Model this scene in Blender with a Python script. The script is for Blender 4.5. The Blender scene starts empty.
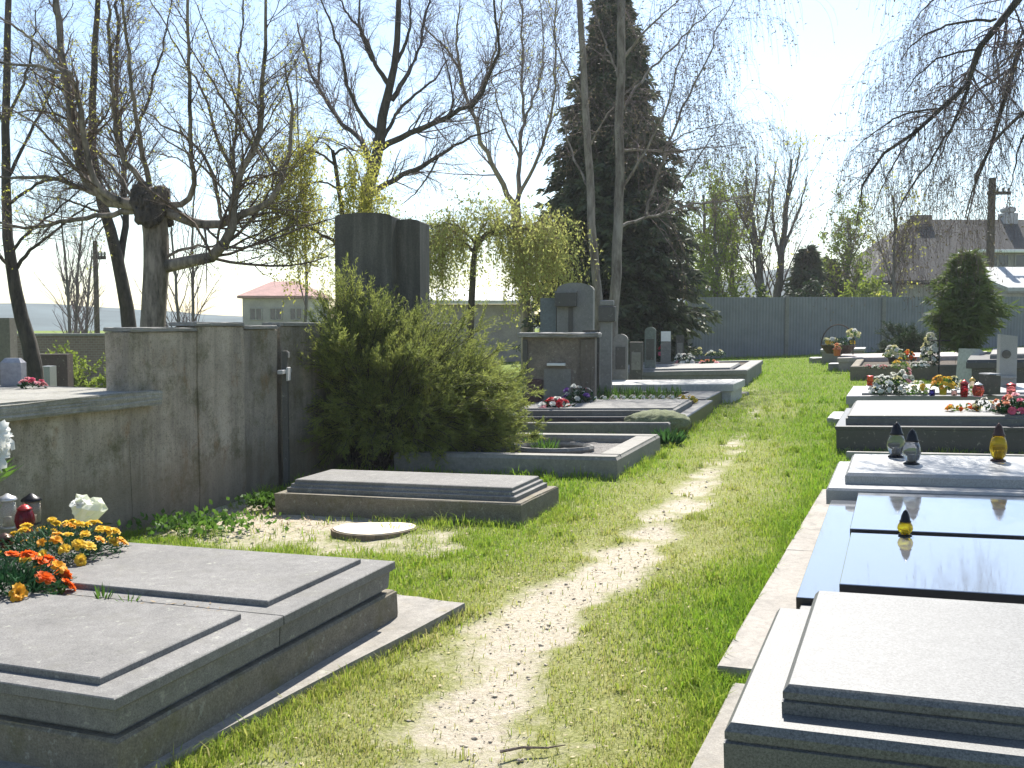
import bpy, bmesh, math, random
import numpy as np
from mathutils import Vector, Matrix

random.seed(11)
rng = np.random.default_rng(7)
scene = bpy.context.scene
COL = scene.collection
PI = math.pi

# ------------------------------------------------------------------ camera and ground geometry
F = 1000.0
EYE = Vector((0, 0, 1.6))
PITCH = math.atan(59 / F)
CP, SP = math.cos(PITCH), math.sin(PITCH)
GA, GB = .0375, .012                      # the hillside: it falls to the left, climbs gently ahead


def ray(px, py):
    u, v = (px - 512) / F, (384 - py) / F
    return Vector((u, CP + v * SP, v * CP - SP))


def gp(px, py, h=0.0):
    """the point that is h above the ground under a pixel"""
    d = ray(px, py)
    t = (h - 1.6) / (d.z - GA * d.x - GB * d.y)
    return EYE + d * t


def pd(px, py, D):
    d = ray(px, py)
    return EYE + d * (D / d.y)


def zg(x, y):
    return GA * min(max(x, -14), 22) + GB * min(max(y, -6), 48)


def zgn(x, y):
    z = GA * np.clip(x, -14, 22) + GB * np.clip(y, -6, 48)
    far = np.clip((np.hypot(x, y) - 60) / 200, 0, 1)
    return z - 2.0 * far


NUP = Vector((-GA, -GB, 1)).normalized()
ROW = gp(395, 561, .34) - gp(114, 699, .34)
ROW.normalize()
OUT = ROW.cross(NUP).normalized()          # across the rows, to the right
ROW = NUP.cross(OUT).normalized()


def frame_at(p, y=None):
    y = (y or ROW).normalized()
    x = y.cross(NUP).normalized()
    y = NUP.cross(x)
    m = Matrix.Identity(4)
    for i, c in enumerate((x, y, NUP)):
        for j in range(3):
            m[j][i] = c[j]
    m.translation = p
    return m


def drop(p):
    return Vector((p.x, p.y, zg(p.x, p.y)))


# ------------------------------------------------------------------ objects
def tagit(o, label=None, cat=None, group=None, kind='thing'):
    if label: o['label'] = label
    if cat: o['category'] = cat
    if group: o['group'] = group
    if kind: o['kind'] = kind
    return o


def thing(name, label, cat, M=None, group=None):
    o = bpy.data.objects.new(name, None)
    o.empty_display_size = .1
    COL.objects.link(o)
    if M is not None:
        o.matrix_world = M if isinstance(M, Matrix) else Matrix.Translation(M)
    return tagit(o, label, cat, group)


def link(name, me, mat, parent=None, smooth=False):
    o = bpy.data.objects.new(name, me)
    COL.objects.link(o)
    if mat is not None and len(me.materials) == 0:
        me.materials.append(mat)
    if smooth:
        me.polygons.foreach_set('use_smooth', np.ones(len(me.polygons), bool))
    if parent is not None:
        o.parent = parent
    return o


def nmesh(name, V, FL, mat, parent=None, smooth=False, loc=None):
    """mesh from numpy arrays; FL is a list of (n,k) index arrays"""
    me = bpy.data.meshes.new(name)
    V = np.asarray(V, np.float32)
    FL = [np.asarray(f, np.int32) for f in FL if len(f)]
    me.vertices.add(len(V))
    me.vertices.foreach_set('co', V.ravel())
    nl = sum(f.size for f in FL)
    nf = sum(len(f) for f in FL)
    me.loops.add(nl)
    me.loops.foreach_set('vertex_index', np.concatenate([f.ravel() for f in FL]))
    me.polygons.add(nf)
    tot = np.concatenate([np.full(len(f), f.shape[1], np.int32) for f in FL])
    st = np.concatenate([[0], np.cumsum(tot)[:-1]]).astype(np.int32)
    me.polygons.foreach_set('loop_start', st)
    me.polygons.foreach_set('loop_total', tot)
    me.update(calc_edges=True)
    me.validate()
    return link(name, me, mat, parent, smooth)


class MB:
    """collects simple solids into one mesh"""
    def __init__(s):
        s.bm = bmesh.new()

    def loft(s, rects):
        """rects: (x0,x1,y0,y1,z) from bottom to top, closed at both ends"""
        rings = []
        for x0, x1, y0, y1, z in rects:
            rings.append([s.bm.verts.new(c) for c in ((x0, y0, z), (x1, y0, z), (x1, y1, z), (x0, y1, z))])
        s.bm.faces.new(rings[0][::-1])
        for a, b in zip(rings, rings[1:]):
            for i in range(4):
                j = (i + 1) % 4
                s.bm.faces.new((a[i], a[j], b[j], b[i]))
        s.bm.faces.new(rings[-1])
        return s

    def slab(s, x0, x1, y0, y1, prof):
        return s.loft([(x0 + i, x1 - i, y0 + i, y1 - i, z) for i, z in prof])

    def box(s, x0, x1, y0, y1, z0, z1, b=.008):
        b = min(b, (x1 - x0) * .3, (y1 - y0) * .3, (z1 - z0) * .3)
        return s.slab(x0, x1, y0, y1, [(b, z0), (0, z0 + b), (0, z1 - b), (b, z1)])

    def prism(s, pts, y0, y1):
        """outline in x,z pushed from y0 to y1"""
        a = [s.bm.verts.new((x, y0, z)) for x, z in pts]
        b = [s.bm.verts.new((x, y1, z)) for x, z in pts]
        n = len(pts)
        s.bm.faces.new(a)
        s.bm.faces.new(b[::-1])
        for i in range(n):
            j = (i + 1) % n
            s.bm.faces.new((a[j], a[i], b[i], b[j]))
        return s

    def plate(s, pts, z0, z1):
        a = [s.bm.verts.new((x, y, z0)) for x, y in pts]
        b = [s.bm.verts.new((x, y, z1)) for x, y in pts]
        n = len(pts)
        s.bm.faces.new(a[::-1])
        s.bm.faces.new(b)
        for i in range(n):
            j = (i + 1) % n
            s.bm.faces.new((a[i], a[j], b[j], b[i]))
        return s

    def lathe(s, prof, n=20, c=(0, 0, 0)):
        rings = []
        for r, z in prof:
            rings.append([s.bm.verts.new((c[0] + r * math.cos(2 * PI * k / n), c[1] + r * math.sin(2 * PI * k / n), c[2] + z)) for k in range(n)])
        for a, b in zip(rings, rings[1:]):
            for i in range(n):
                j = (i + 1) % n
                s.bm.faces.new((a[i], a[j], b[j], b[i]))
        s.bm.faces.new(rings[0][::-1])
        s.bm.faces.new(rings[-1])
        return s

    def tube(s, pts, rads, n=8):
        pts = [Vector(p) for p in pts]
        rings = []
        for i, p in enumerate(pts):
            t = (pts[min(i + 1, len(pts) - 1)] - pts[max(i - 1, 0)]).normalized()
            u = t.orthogonal().normalized() if i == 0 else (u - t * u.dot(t)).normalized()
            v = t.cross(u)
            r = rads[i] if isinstance(rads, (list, tuple)) else rads
            rings.append([s.bm.verts.new(p + (u * math.cos(2 * PI * k / n) + v * math.sin(2 * PI * k / n)) * r) for k in range(n)])
        for a, b in zip(rings, rings[1:]):
            for i in range(n):
                j = (i + 1) % n
                s.bm.faces.new((a[i], a[j], b[j], b[i]))
        s.bm.faces.new(rings[0][::-1])
        s.bm.faces.new(rings[-1])
        return s

    def rough(s, cuts, amp, seed=1):
        """worn, uneven stone: subdivide and shake a little"""
        bmesh.ops.subdivide_edges(s.bm, edges=s.bm.edges[:], cuts=cuts, use_grid_fill=True)
        r = random.Random(seed)
        for v in s.bm.verts:
            v.co += Vector((r.uniform(-1, 1), r.uniform(-1, 1), r.uniform(-1, 1))) * amp
        return s

    def build(s, name, mat, parent=None, smooth=False):
        bmesh.ops.recalc_face_normals(s.bm, faces=s.bm.faces[:])
        me = bpy.data.meshes.new(name)
        s.bm.to_mesh(me)
        s.bm.free()
        return link(name, me, mat, parent, smooth)


# ------------------------------------------------------------------ materials
MATS = {}


class NT:
    def __init__(s, name):
        s.m = bpy.data.materials.new(name)
        s.m.use_nodes = True
        s.t = s.m.node_tree
        s.b = s.t.nodes['Principled BSDF']
        s.out = s.t.nodes['Material Output']
        s.tc = s.t.nodes.new('ShaderNodeTexCoord').outputs['Object']

    def n(s, ty, **kw):
        o = s.t.nodes.new(ty)
        for k, v in kw.items():
            setattr(o, k, v)
        return o

    def L(s, a, b):
        s.t.links.new(a, b)

    def noise(s, scale, detail=4, rough=.6, vec=None, sc=None):
        o = s.n('ShaderNodeTexNoise')
        o.inputs['Scale'].default_value = scale
        o.inputs['Detail'].default_value = detail
        o.inputs['Roughness'].default_value = rough
        v = vec or s.tc
        if sc:
            mp = s.n('ShaderNodeMapping')
            mp.inputs['Scale'].default_value = sc
            s.L(v, mp.inputs['Vector'])
            v = mp.outputs['Vector']
        s.L(v, o.inputs['Vector'])
        return o.outputs['Fac']

    def ramp(s, fac, stops):
        o = s.n('ShaderNodeValToRGB')
        while len(o.color_ramp.elements) < len(stops):
            o.color_ramp.elements.new(.5)
        for e, (p, c) in zip(o.color_ramp.elements, stops):
            e.position = p
            e.color = (*c, 1) if not isinstance(c, (int, float)) else (c, c, c, 1)
        s.L(fac, o.inputs['Fac'])
        return o.outputs['Color']

    def mix(s, fac, a, b, mode='MIX'):
        o = s.n('ShaderNodeMix')
        o.data_type = 'RGBA'
        o.blend_type = mode
        for val, i in ((fac, 0), (a, 6), (b, 7)):
            if hasattr(val, 'is_output'):
                s.L(val, o.inputs[i])
            elif i == 0:
                o.inputs[0].default_value = val
            else:
                o.inputs[i].default_value = (*val, 1)
        return o.outputs[2]

    def bump(s, h, strength=.3, dist=.01):
        o = s.n('ShaderNodeBump')
        o.inputs['Strength'].default_value = strength
        o.inputs['Distance'].default_value = dist
        s.L(h, o.inputs['Height'])
        s.L(o.outputs['Normal'], s.b.inputs['Normal'])

    def col(s, c):
        if hasattr(c, 'is_output'):
            s.L(c, s.b.inputs['Base Color'])
        else:
            s.b.inputs['Base Color'].default_value = (*c, 1)

    def rough(s, r):
        s.b.inputs['Roughness'].default_value = r


def sc3(c, k):
    return tuple(min(1, x * k) for x in c)


def stone(name, c, speck=.25, stain=(.10, .10, .06), stain_amt=.35, rough=.8, scale=160, bump=.25, blotch=.25):
    if name in MATS: return MATS[name]
    t = NT(name)
    big = t.noise(2.2, 6, .65)
    base = t.ramp(big, [(.28, sc3(c, 1 - blotch)), (.72, sc3(c, 1 + blotch * .6))])
    grain = t.noise(scale, 3, .8)
    g = t.ramp(grain, [(.33, 1 - speck), (.66, 1.0)])
    base = t.mix(1.0, base, g, 'MULTIPLY')
    mid = t.ramp(t.noise(23, 6, .75), [(.33, 1 - blotch * 1.1), (.6, 1.0)])
    base = t.mix(1.0, base, mid, 'MULTIPLY')
    st = t.noise(5.5, 8, .72)
    sm = t.ramp(st, [(.52, 0.0), (.70, stain_amt)])
    base = t.mix(sm, base, stain)
    if blotch > .1:
        li = t.ramp(t.noise(17, 5, .7), [(.60, 0.0), (.68, .45)])
        base = t.mix(li, base, (.40, .40, .33))
        dk = t.ramp(t.noise(9, 9, .8), [(.56, 0.0), (.70, .55)])
        base = t.mix(dk, base, sc3(c, .38))
    t.col(base)
    t.rough(rough)
    t.bump(t.noise(scale * .55, 5, .7), bump, .006)
    MATS[name] = t.m
    return t.m


def plain(name, c, rough=.6, var=.15, scale=20, metallic=0.0, bump=0, spec=None):
    if name in MATS: return MATS[name]
    t = NT(name)
    t.col(t.ramp(t.noise(scale, 4), [(.3, sc3(c, 1 - var)), (.7, sc3(c, 1 + var))]))
    t.rough(rough)
    t.b.inputs['Metallic'].default_value = metallic
    if spec is not None: t.b.inputs['Specular IOR Level'].default_value = spec
    if bump: t.bump(t.noise(scale * 2, 4), bump, .01)
    MATS[name] = t.m
    return t.m


def leaf(name, c, c2=None, trans=.45, scale=3.0, rough=.6):
    """thin green things: they let light through"""
    if name in MATS: return MATS[name]
    t = NT(name)
    c2 = c2 or sc3(c, .6)
    colr = t.ramp(t.noise(scale, 5, .7), [(.3, c2), (.7, c)])
    t.col(colr)
    t.rough(rough)
    t.b.inputs['Specular IOR Level'].default_value = .25
    tr = t.n('ShaderNodeBsdfTranslucent')
    t.L(colr, tr.inputs['Color'])
    mx = t.n('ShaderNodeMixShader')
    mx.inputs[0].default_value = trans
    t.L(t.b.outputs[0], mx.inputs[1])
    t.L(tr.outputs[0], mx.inputs[2])
    t.L(mx.outputs[0], t.out.inputs['Surface'])
    MATS[name] = t.m
    return t.m


def glass(name, c, rough=.05, trans=.8):
    if name in MATS: return MATS[name]
    t = NT(name)
    t.col(c)
    t.rough(rough)
    t.b.inputs['Transmission Weight'].default_value = trans
    t.b.inputs['IOR'].default_value = 1.3
    MATS[name] = t.m
    return t.m


def bark(name, c, c2, scale=14):
    if name in MATS: return MATS[name]
    t = NT(name)
    a = t.noise(scale, 6, .7, sc=(1, 1, .25))
    t.col(t.ramp(a, [(.35, c2), (.62, c)]))
    t.rough(.9)
    t.bump(a, .6, .03)
    MATS[name] = t.m
    return t.m


def old_wall(name, c):
    """cast concrete: blotches, run marks down the face, pits, a brown splashed foot"""
    t = NT(name)
    base = t.ramp(t.noise(1.9, 7, .7), [(.28, sc3(c, .62)), (.5, c), (.74, sc3(c, 1.3))])
    run = t.ramp(t.noise(5, 6, .72, sc=(1, 1.4, .10)), [(.36, .58), (.56, 1.0)])
    base = t.mix(.85, base, run, 'MULTIPLY')
    moss = t.ramp(t.noise(3.1, 9, .78), [(.50, 0.0), (.66, .8)])
    base = t.mix(moss, base, (.085, .078, .03))
    rustc = t.ramp(t.noise(4.3, 7, .75, sc=(1, 1, .6)), [(.57, 0.0), (.68, .6)])
    base = t.mix(rustc, base, (.20, .115, .05))
    pit = t.ramp(t.noise(75, 3, .8), [(.33, .35), (.46, 1.0)])
    base = t.mix(.8, base, pit, 'MULTIPLY')
    sep = t.n('ShaderNodeSeparateXYZ'); t.L(t.tc, sep.inputs[0])
    ad = t.n('ShaderNodeMath'); ad.operation = 'MULTIPLY_ADD'
    t.L(t.noise(4, 6, .7), ad.inputs[0]); ad.inputs[1].default_value = -.7
    t.L(sep.outputs['Z'], ad.inputs[2])
    foot_ = t.ramp(ad.outputs[0], [(.0, .55), (.22, 0.0)])
    base = t.mix(foot_, base, (.15, .11, .065))
    t.col(base); t.rough(.95)
    t.bump(t.noise(38, 7, .75), .7, .012)
    MATS[name] = t.m
    return t.m


def polished(name):
    t = NT(name)
    g = t.noise(300, 2, .7)
    t.col(t.ramp(g, [(.4, (.40, .41, .43)), (.7, (.46, .47, .49))]))  # pale metal base put under the black stone to brighten its sky reflection
    t.L(t.ramp(t.noise(3.5, 5, .7, sc=(1, 2.2, 1)), [(.35, .02), (.7, .11)]), t.b.inputs['Roughness'])
    t.b.inputs['IOR'].default_value = 2.4
    t.b.inputs['Metallic'].default_value = .75
    h = t.noise(1.3, 2, .5)
    t.bump(h, .05, .02)
    MATS[name] = t.m
    return t.m

# ------------------------------------------------------------------ growing things
def nrm(a):
    return a / np.maximum(np.linalg.norm(a, axis=-1, keepdims=True), 1e-9)


def tubes(P, R, S):
    """P (N,K,3), R (N,K) -> vertices and quads"""
    N, K, _ = P.shape
    T = nrm(np.gradient(P, axis=1))
    ref = nrm(np.array([.31, .22, .93]) + rng.normal(0, .02, (N, 1, 3)))
    U = nrm(np.cross(T, np.broadcast_to(ref, T.shape)))
    W = np.cross(T, U)
    a = np.arange(S) * 2 * PI / S
    V = P[:, :, None, :] + R[:, :, None, None] * (U[:, :, None, :] * np.cos(a)[None, None, :, None] + W[:, :, None, :] * np.sin(a)[None, None, :, None])
    idx = np.arange(N * K * S).reshape(N, K, S)
    A, B = idx[:, :-1], idx[:, 1:]
    Fq = np.stack([A, np.roll(A, -1, 2), np.roll(B, -1, 2), B], -1).reshape(-1, 4)
    return V.reshape(-1, 3), Fq


def join(parts):
    V, Fs, o = [], [], 0
    for v, f in parts:
        V.append(v)
        Fs.append(f + o)
        o += len(v)
    return np.concatenate(V), Fs


def resample(pts, rad, K, jit):
    p = np.asarray(pts, float)
    r = np.asarray(rad, float)
    for _ in range(2):                                   # round the corners
        if len(p) > 2:
            q = np.empty((2 * len(p) - 2, 3)); rr = np.empty(2 * len(p) - 2)
            q[0::2] = p[:-1] * .75 + p[1:] * .25; q[1::2] = p[:-1] * .25 + p[1:] * .75
            rr[0::2] = r[:-1] * .75 + r[1:] * .25; rr[1::2] = r[:-1] * .25 + r[1:] * .75
            q[0], q[-1], rr[0], rr[-1] = p[0], p[-1], r[0], r[-1]
            p, r = q, rr
    L = np.concatenate([[0], np.cumsum(np.linalg.norm(np.diff(p, axis=0), axis=1))])
    t = np.linspace(0, L[-1], K)
    out = np.stack([np.interp(t, L, p[:, i]) for i in range(3)], 1)
    n = rng.normal(0, 1, (K, 3)) * jit * L[-1] / K
    n[0] = 0
    return out + n, np.interp(t, L, r)


def grow(P, R, n, lenf, ang, wander, trop, rr, K=6, tmin=.15, lmin=0, tip=.3, rmin=.0015, absl=None):
    N, Kp, _ = P.shape
    seg = np.linalg.norm(np.diff(P, axis=1), axis=2)
    Lp = seg.sum(1)
    pi = rng.choice(N, n, p=Lp / Lp.sum())
    t = rng.uniform(tmin, 1, n) * (Kp - 1.001)
    k = t.astype(int)
    f = (t - k)[:, None]
    b = P[pi, k] * (1 - f) + P[pi, k + 1] * f
    T = nrm(P[pi, k + 1] - P[pi, k])
    rad = R[pi, k] * (1 - f[:, 0]) + R[pi, k + 1] * f[:, 0]
    per = nrm(np.cross(T, rng.normal(0, 1, (n, 3))))
    a = rng.uniform(ang[0], ang[1], n)[:, None]
    d = np.cos(a) * T + np.sin(a) * per
    if absl:
        L = rng.uniform(absl[0], absl[1], n)
    else:
        L = np.maximum(lmin, lenf * Lp[pi] * (1.15 - .7 * t / Kp) * rng.uniform(.55, 1.2, n))
    pts = [b]
    for i in range(K - 1):
        d = nrm(d + rng.normal(0, wander, (n, 3)) + np.array([0, 0, trop]))
        pts.append(pts[-1] + d * (L / (K - 1))[:, None])
    C = np.stack(pts, 1)
    r0 = np.maximum(rad * rr, rmin)
    RC = r0[:, None] * np.linspace(1, tip, K)[None]
    return C, np.maximum(RC, rmin * .7)


def leaf_quads(c, a, b):
    """diamonds: base c, length vector a, half-width vector b"""
    V = np.stack([c, c + a * .45 + b, c + a, c + a * .45 - b], 1).reshape(-1, 3)
    return V, np.arange(len(V)).reshape(-1, 4)


def leaves_on(C, n, size, hang=.0, width=.3, spread=.02, tmin=.1, along=0.):
    N, K, _ = C.shape
    pi = rng.integers(0, N, n)
    t = rng.uniform(tmin, 1, n) * (K - 1.001)
    k = t.astype(int)
    f = (t - k)[:, None]
    c = C[pi, k] * (1 - f) + C[pi, k + 1] * f + rng.normal(0, spread, (n, 3))
    T = nrm(C[pi, k + 1] - C[pi, k])
    a = nrm(rng.normal(0, 1, (n, 3)) + np.array([0, 0, -hang]) + T * along)
    s = rng.uniform(size[0], size[1], n)[:, None]
    b = nrm(np.cross(a, rng.normal(0, 1, (n, 3)))) * s * width * .5
    return leaf_quads(c, a * s, b)


def limbs_from_pixels(defs, D, K=18, lean=.55, jit=.10):
    """defs: (pixel polyline, r0, r1 in pixels); depth grows along each limb by a random slope,
    a limb that starts on another one takes its depth there"""
    Ps, Rs, known = [], [], []
    for i, (pl, r0, r1) in enumerate(defs):
        d0, best = D, 15.0
        for q, dq in known:
            e = math.hypot(q[0] - pl[0][0], q[1] - pl[0][1])
            if e < best: best, d0 = e, dq
        slope = 0 if i == 0 else rng.uniform(-lean, lean)
        acc, pts, rad = 0, [], []
        n = len(pl)
        for j, (x, y) in enumerate(pl):
            if j: acc += math.hypot(x - pl[j - 1][0], y - pl[j - 1][1])
            d = d0 + slope * acc / F * D
            pts.append(pd(x, y, d))
            rad.append((r0 + (r1 - r0) * j / (n - 1)) * d / F * (.95 if i == 0 else .68))
        for j in range(n - 1):
            for q in range(6):
                w = q / 6
                known.append(((pl[j][0] * (1 - w) + pl[j + 1][0] * w, pl[j][1] * (1 - w) + pl[j + 1][1] * w),
                              (pts[j].y * (1 - w) + pts[j + 1].y * w)))
        p, r = resample(pts, rad, K, jit if i else jit * .5)
        Ps.append(p); Rs.append(r)
    return np.stack(Ps), np.stack(Rs)


def tree(name, label, defs, D, levels, barkm, twigm, leafm=None, leaf_spec=None, group=None, lean=.55, jit=.10,
         base=None, extra=None, cat='tree', skip_trunk=True, root_to_ground=True, flare=1.35):
    P, R = limbs_from_pixels(defs, D, lean=lean, jit=jit)
    if extra is not None:
        P, R = np.concatenate([P, extra[0]]), np.concatenate([R, extra[1]])
    if root_to_ground:                                   # the trunk goes down to the ground
        b = P[0, 0].copy()
        z = zg(b[0], b[1]) - .08
        h = b[2] - z
        if h > .05:
            n0 = 5
            dirn = nrm(P[0, 3] - P[0, 0])
            foot = np.array([b[0] - dirn[0] * h * .25, b[1], z])
            w = np.linspace(0, 1, n0)[:, None]
            low = foot * (1 - w) + b * w
            lr = R[0, 0] * (1 + (flare - 1) * (1 - w[:, 0]) ** 2)
            K = P.shape[1]
            p, r = resample(list(low[:-1]) + list(P[0]), list(lr[:-1]) + list(R[0]), K, 0)
            P[0], R[0] = p, r
    root = thing(name, label, cat, Vector((P[0, 0, 0], P[0, 0, 1], P[0, 0, 2])), group)
    o = np.array(P[0, 0])
    V, Fq = tubes(P, R, 9)
    nmesh('trunk', V - o, [Fq], barkm, root, True)
    src, srcR = P, R
    allp, last = [], None
    if skip_trunk and len(P) > 1:
        src, srcR = P[1:], R[1:]
    for i, lv in enumerate(levels):
        C, RC = grow(src, srcR, **dict(lv, rr=lv['rr'] * (.62 if i == 0 else .85), rmin=max(.0013, D * .00013)))
        allp.append(tubes(C, RC, 4 if i == 0 else 3))
        if i == 0:
            src, srcR = C, RC
        else:
            src, srcR = C, RC
        last = C
    V, Fs = join(allp)
    cr = nmesh('crown', V - o, [np.concatenate(Fs)], twigm, root, True)
    if leafm is not None:
        V, Fq = leaves_on(last, **leaf_spec)
        nmesh('foliage', V - o, [Fq], leafm, cr)
    return root, P, R


def conifer(name, label, base, H, prof, nb, per, mat, barkm, size=(.16, .32), droop=-.35, rb=.2, group=None, wid=.16, up=0.0, trunk_h=1.0, cat='tree', lower=0.02):
    """prof(t) gives the crown radius at height fraction t"""
    root = thing(name, label, cat, base, group)
    K = 7
    z = np.linspace(-.1, H * trunk_h, 12)
    P = np.stack([rng.normal(0, .02, 12), rng.normal(0, .02, 12), z], 1)[None]
    R = (rb * (1 - np.clip(z / H, 0, .97)))[None]
    V, Fq = tubes(P, R, 9)
    nmesh('trunk', V, [Fq], barkm, root, True)
    t = rng.beta(1.0, 1.25, nb) * (.98 - lower) + lower
    az = rng.uniform(0, 2 * PI, nb)
    Lb = np.array([prof(x) for x in t]) * rng.uniform(.62, 1.12, nb) * (1 + .10 * np.sin(az * 3 + t * 17) + .10 * np.sin(az * 5 - t * 31))
    d = np.stack([np.cos(az), np.sin(az), np.full(nb, .25 + up)], 1)
    pts = [np.stack([np.zeros(nb), np.zeros(nb), t * H], 1)]
    for i in range(K - 1):
        d = nrm(d + np.array([0, 0, droop / (K - 1) * 2]) + rng.normal(0, .06, (nb, 3)))
        pts.append(pts[-1] + d * (Lb / (K - 1))[:, None])
    C = np.stack(pts, 1)
    RC = np.maximum(.004, Lb * .014)[:, None] * np.linspace(1, .25, K)[None]
    V1, F1 = tubes(C, RC, 3)
    cr = nmesh('crown', V1, [F1], barkm, root, True)
    n = nb * per
    pi = np.repeat(np.arange(nb), per)
    tt = rng.beta(1.7, 1.0, n) * (K - 1.001)
    k = tt.astype(int); f = (tt - k)[:, None]
    T = nrm(C[pi, k + 1] - C[pi, k])
    side = nrm(np.cross(T, np.array([0, 0, 1.])))
    c = C[pi, k] * (1 - f) + C[pi, k + 1] * f + rng.normal(0, .03, (n, 3))
    s = rng.uniform(size[0], size[1], n)[:, None] * (1.15 - .35 * tt[:, None] / K)
    a = nrm(T * rng.uniform(.3, 1, (n, 1)) + side * rng.normal(0, .8, (n, 1)) + np.array([0, 0, 1.]) * rng.normal(-.25 + up, .35, (n, 1)))
    b = nrm(np.cross(a, rng.normal(0, 1, (n, 3)))) * s * wid
    V2, F2 = leaf_quads(c, a * s, b)
    nmesh('foliage', V2, [F2], mat, cr)
    return root


def shrub(name, label, base, ext, nstem, ntwig, nleaf, mat, barkm, size=(.05, .1), spike=.6, group=None, wid=.2, lift=.25, cat='bush', hang=0, lobes=5, stemr=.012, lob_lo=.62, lobdirs=None, twl=.34, twa=(.25, .8), boxy=False):
    """stems fan out of the base into an uneven, lobed crown; leaf blades sit along the twigs"""
    root = thing(name, label, cat, base, group)
    ex = np.array(ext, float)
    K = 7
    lob = nrm(rng.normal(0, 1, (lobes, 3)) * np.array([1, 1, .6]) + np.array([0, 0, .55]))
    if lobdirs is not None: lob = nrm(np.array(lobdirs, float))
    d = rng.normal(0, 1, (nstem, 3)); d[:, 2] = np.abs(d[:, 2]) * .9 + .1
    d = nrm(d)
    near = (d @ lob.T).max(1)
    r = lob_lo + (1.04 - lob_lo) * np.clip((near - .6) / .4, 0, 1)
    if boxy: d = d / (np.abs(d) ** 3.2).sum(1, keepdims=True) ** (1 / 3.2)
    tipp = d * ex * (r * rng.uniform(.8, 1.08, nstem))[:, None]
    st = rng.normal(0, .12, (nstem, 3)) * ex * np.array([1, 1, 0])
    w = np.linspace(0, 1, K)[None, :, None]
    C = st[:, None] * (1 - w) + tipp[:, None] * w
    C[:, :, 2] += (np.sin(w[..., 0] * PI) * lift * ex[2]) * .5
    C += rng.normal(0, .015, C.shape) * ex
    C[:, 0, 2] = -.03
    R = np.full((nstem, 1), stemr) * np.linspace(1, .25, K)[None]
    T1, RT = grow(C, R, ntwig, twl, twa, .12, .03, .6, K=5, tmin=.3)
    V, Fs = join([tubes(C, R, 4), tubes(T1, RT, 3)])
    st_o = nmesh('stem', V, [np.concatenate(Fs)], barkm, root, True)
    n = nleaf
    N = len(T1)
    pi = rng.integers(0, N, n)
    tt = rng.uniform(0, 1, n) * 3.99
    k = tt.astype(int); f = (tt - k)[:, None]
    c = T1[pi, k] * (1 - f) + T1[pi, k + 1] * f + rng.normal(0, .006, (n, 3))
    T = nrm(T1[pi, k + 1] - T1[pi, k])
    a = nrm(T * spike + rng.normal(0, .5, (n, 3)) + np.array([0, 0, -hang]))
    s = rng.uniform(size[0], size[1], n)[:, None]
    b = nrm(np.cross(a, rng.normal(0, 1, (n, 3)))) * s * wid * .5
    V, Fq = leaf_quads(c, a * s, b)
    nmesh('foliage', V, [Fq], mat, root)
    return root


# ------------------------------------------------------------------ flowers, candles
FLOWER = {}


def flower_mesh(key, mat, petals=(5, 6, 7), r=1.0, open_=.9, flat=False):
    """unit flower: rings of cupped petals"""
    if key in FLOWER: return FLOWER[key]
    bm = bmesh.new()
    rr = random.Random(hash(key) % 1000 if False else len(key) * 37)
    nl = len(petals)
    for li, n in enumerate(petals):
        s = (li + 1) / nl
        for k in range(n):
            az = 2 * PI * k / n + li * .7 + rr.uniform(-.15, .15)
            tilt = (.25 + open_ * s) * (1.15 if flat else .85) + rr.uniform(-.1, .1)
            ln = r * ((.45 + .55 * s) if flat else (.8 + .2 * s)) * rr.uniform(.85, 1.1)
            w = ln * (.55 if flat else .75)
            rows = []
            for q in range(4):
                u = q / 3
                tq = tilt * (u ** .8) + .1
                rad = ln * u * math.sin(tq)
                z = ln * u * math.cos(tq) * .9 - .08 * (u == 1) * ln
                ww = w * (.25 + math.sin(PI * min(.85, u * .75 + .1)) * .75) * .5
                row = []
                for m in (-1, 0, 1):
                    x, y = rad - abs(m) * -.05 * ln, m * ww
                    row.append(bm.verts.new((x * math.cos(az) - y * math.sin(az), x * math.sin(az) + y * math.cos(az), z + abs(m) * .10 * ln)))
                rows.append(row)
            for a, b in zip(rows, rows[1:]):
                for m in range(2):
                    bm.faces.new((a[m], a[m + 1], b[m + 1], b[m]))
    me = bpy.data.meshes.new('flower')
    bm.to_mesh(me); bm.free()
    me.materials.append(mat)
    me.polygons.foreach_set('use_smooth', np.ones(len(me.polygons), bool))
    FLOWER[key] = me
    return me


def petal(name, c):
    return leaf('petal_' + name, c, sc3(c, .75), .35, 25)


PET = {'yellow': (.90, .62, .06), 'orange': (.90, .17, .02), 'white': (.82, .82, .76), 'cream': (.85, .80, .45),
       'pink': (.80, .14, .25), 'red': (.60, .02, .03), 'peach': (.85, .38, .22), 'violet': (.18, .06, .35), 'amber': (.88, .44, .03), 'rose': (.85, .42, .45)}


def flower_kind(c, kind):
    m = petal(c, PET[c])
    if kind == 'rose': return flower_mesh('rose' + c, m, (4, 5, 6, 6), 1, 1.15)
    if kind == 'lily': return flower_mesh('lily_' + c, m, (3, 3), 1, .95, True)
    return flower_mesh('daisy_' + c, m, (8, 10, 11), 1, 1.0, True)


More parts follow.
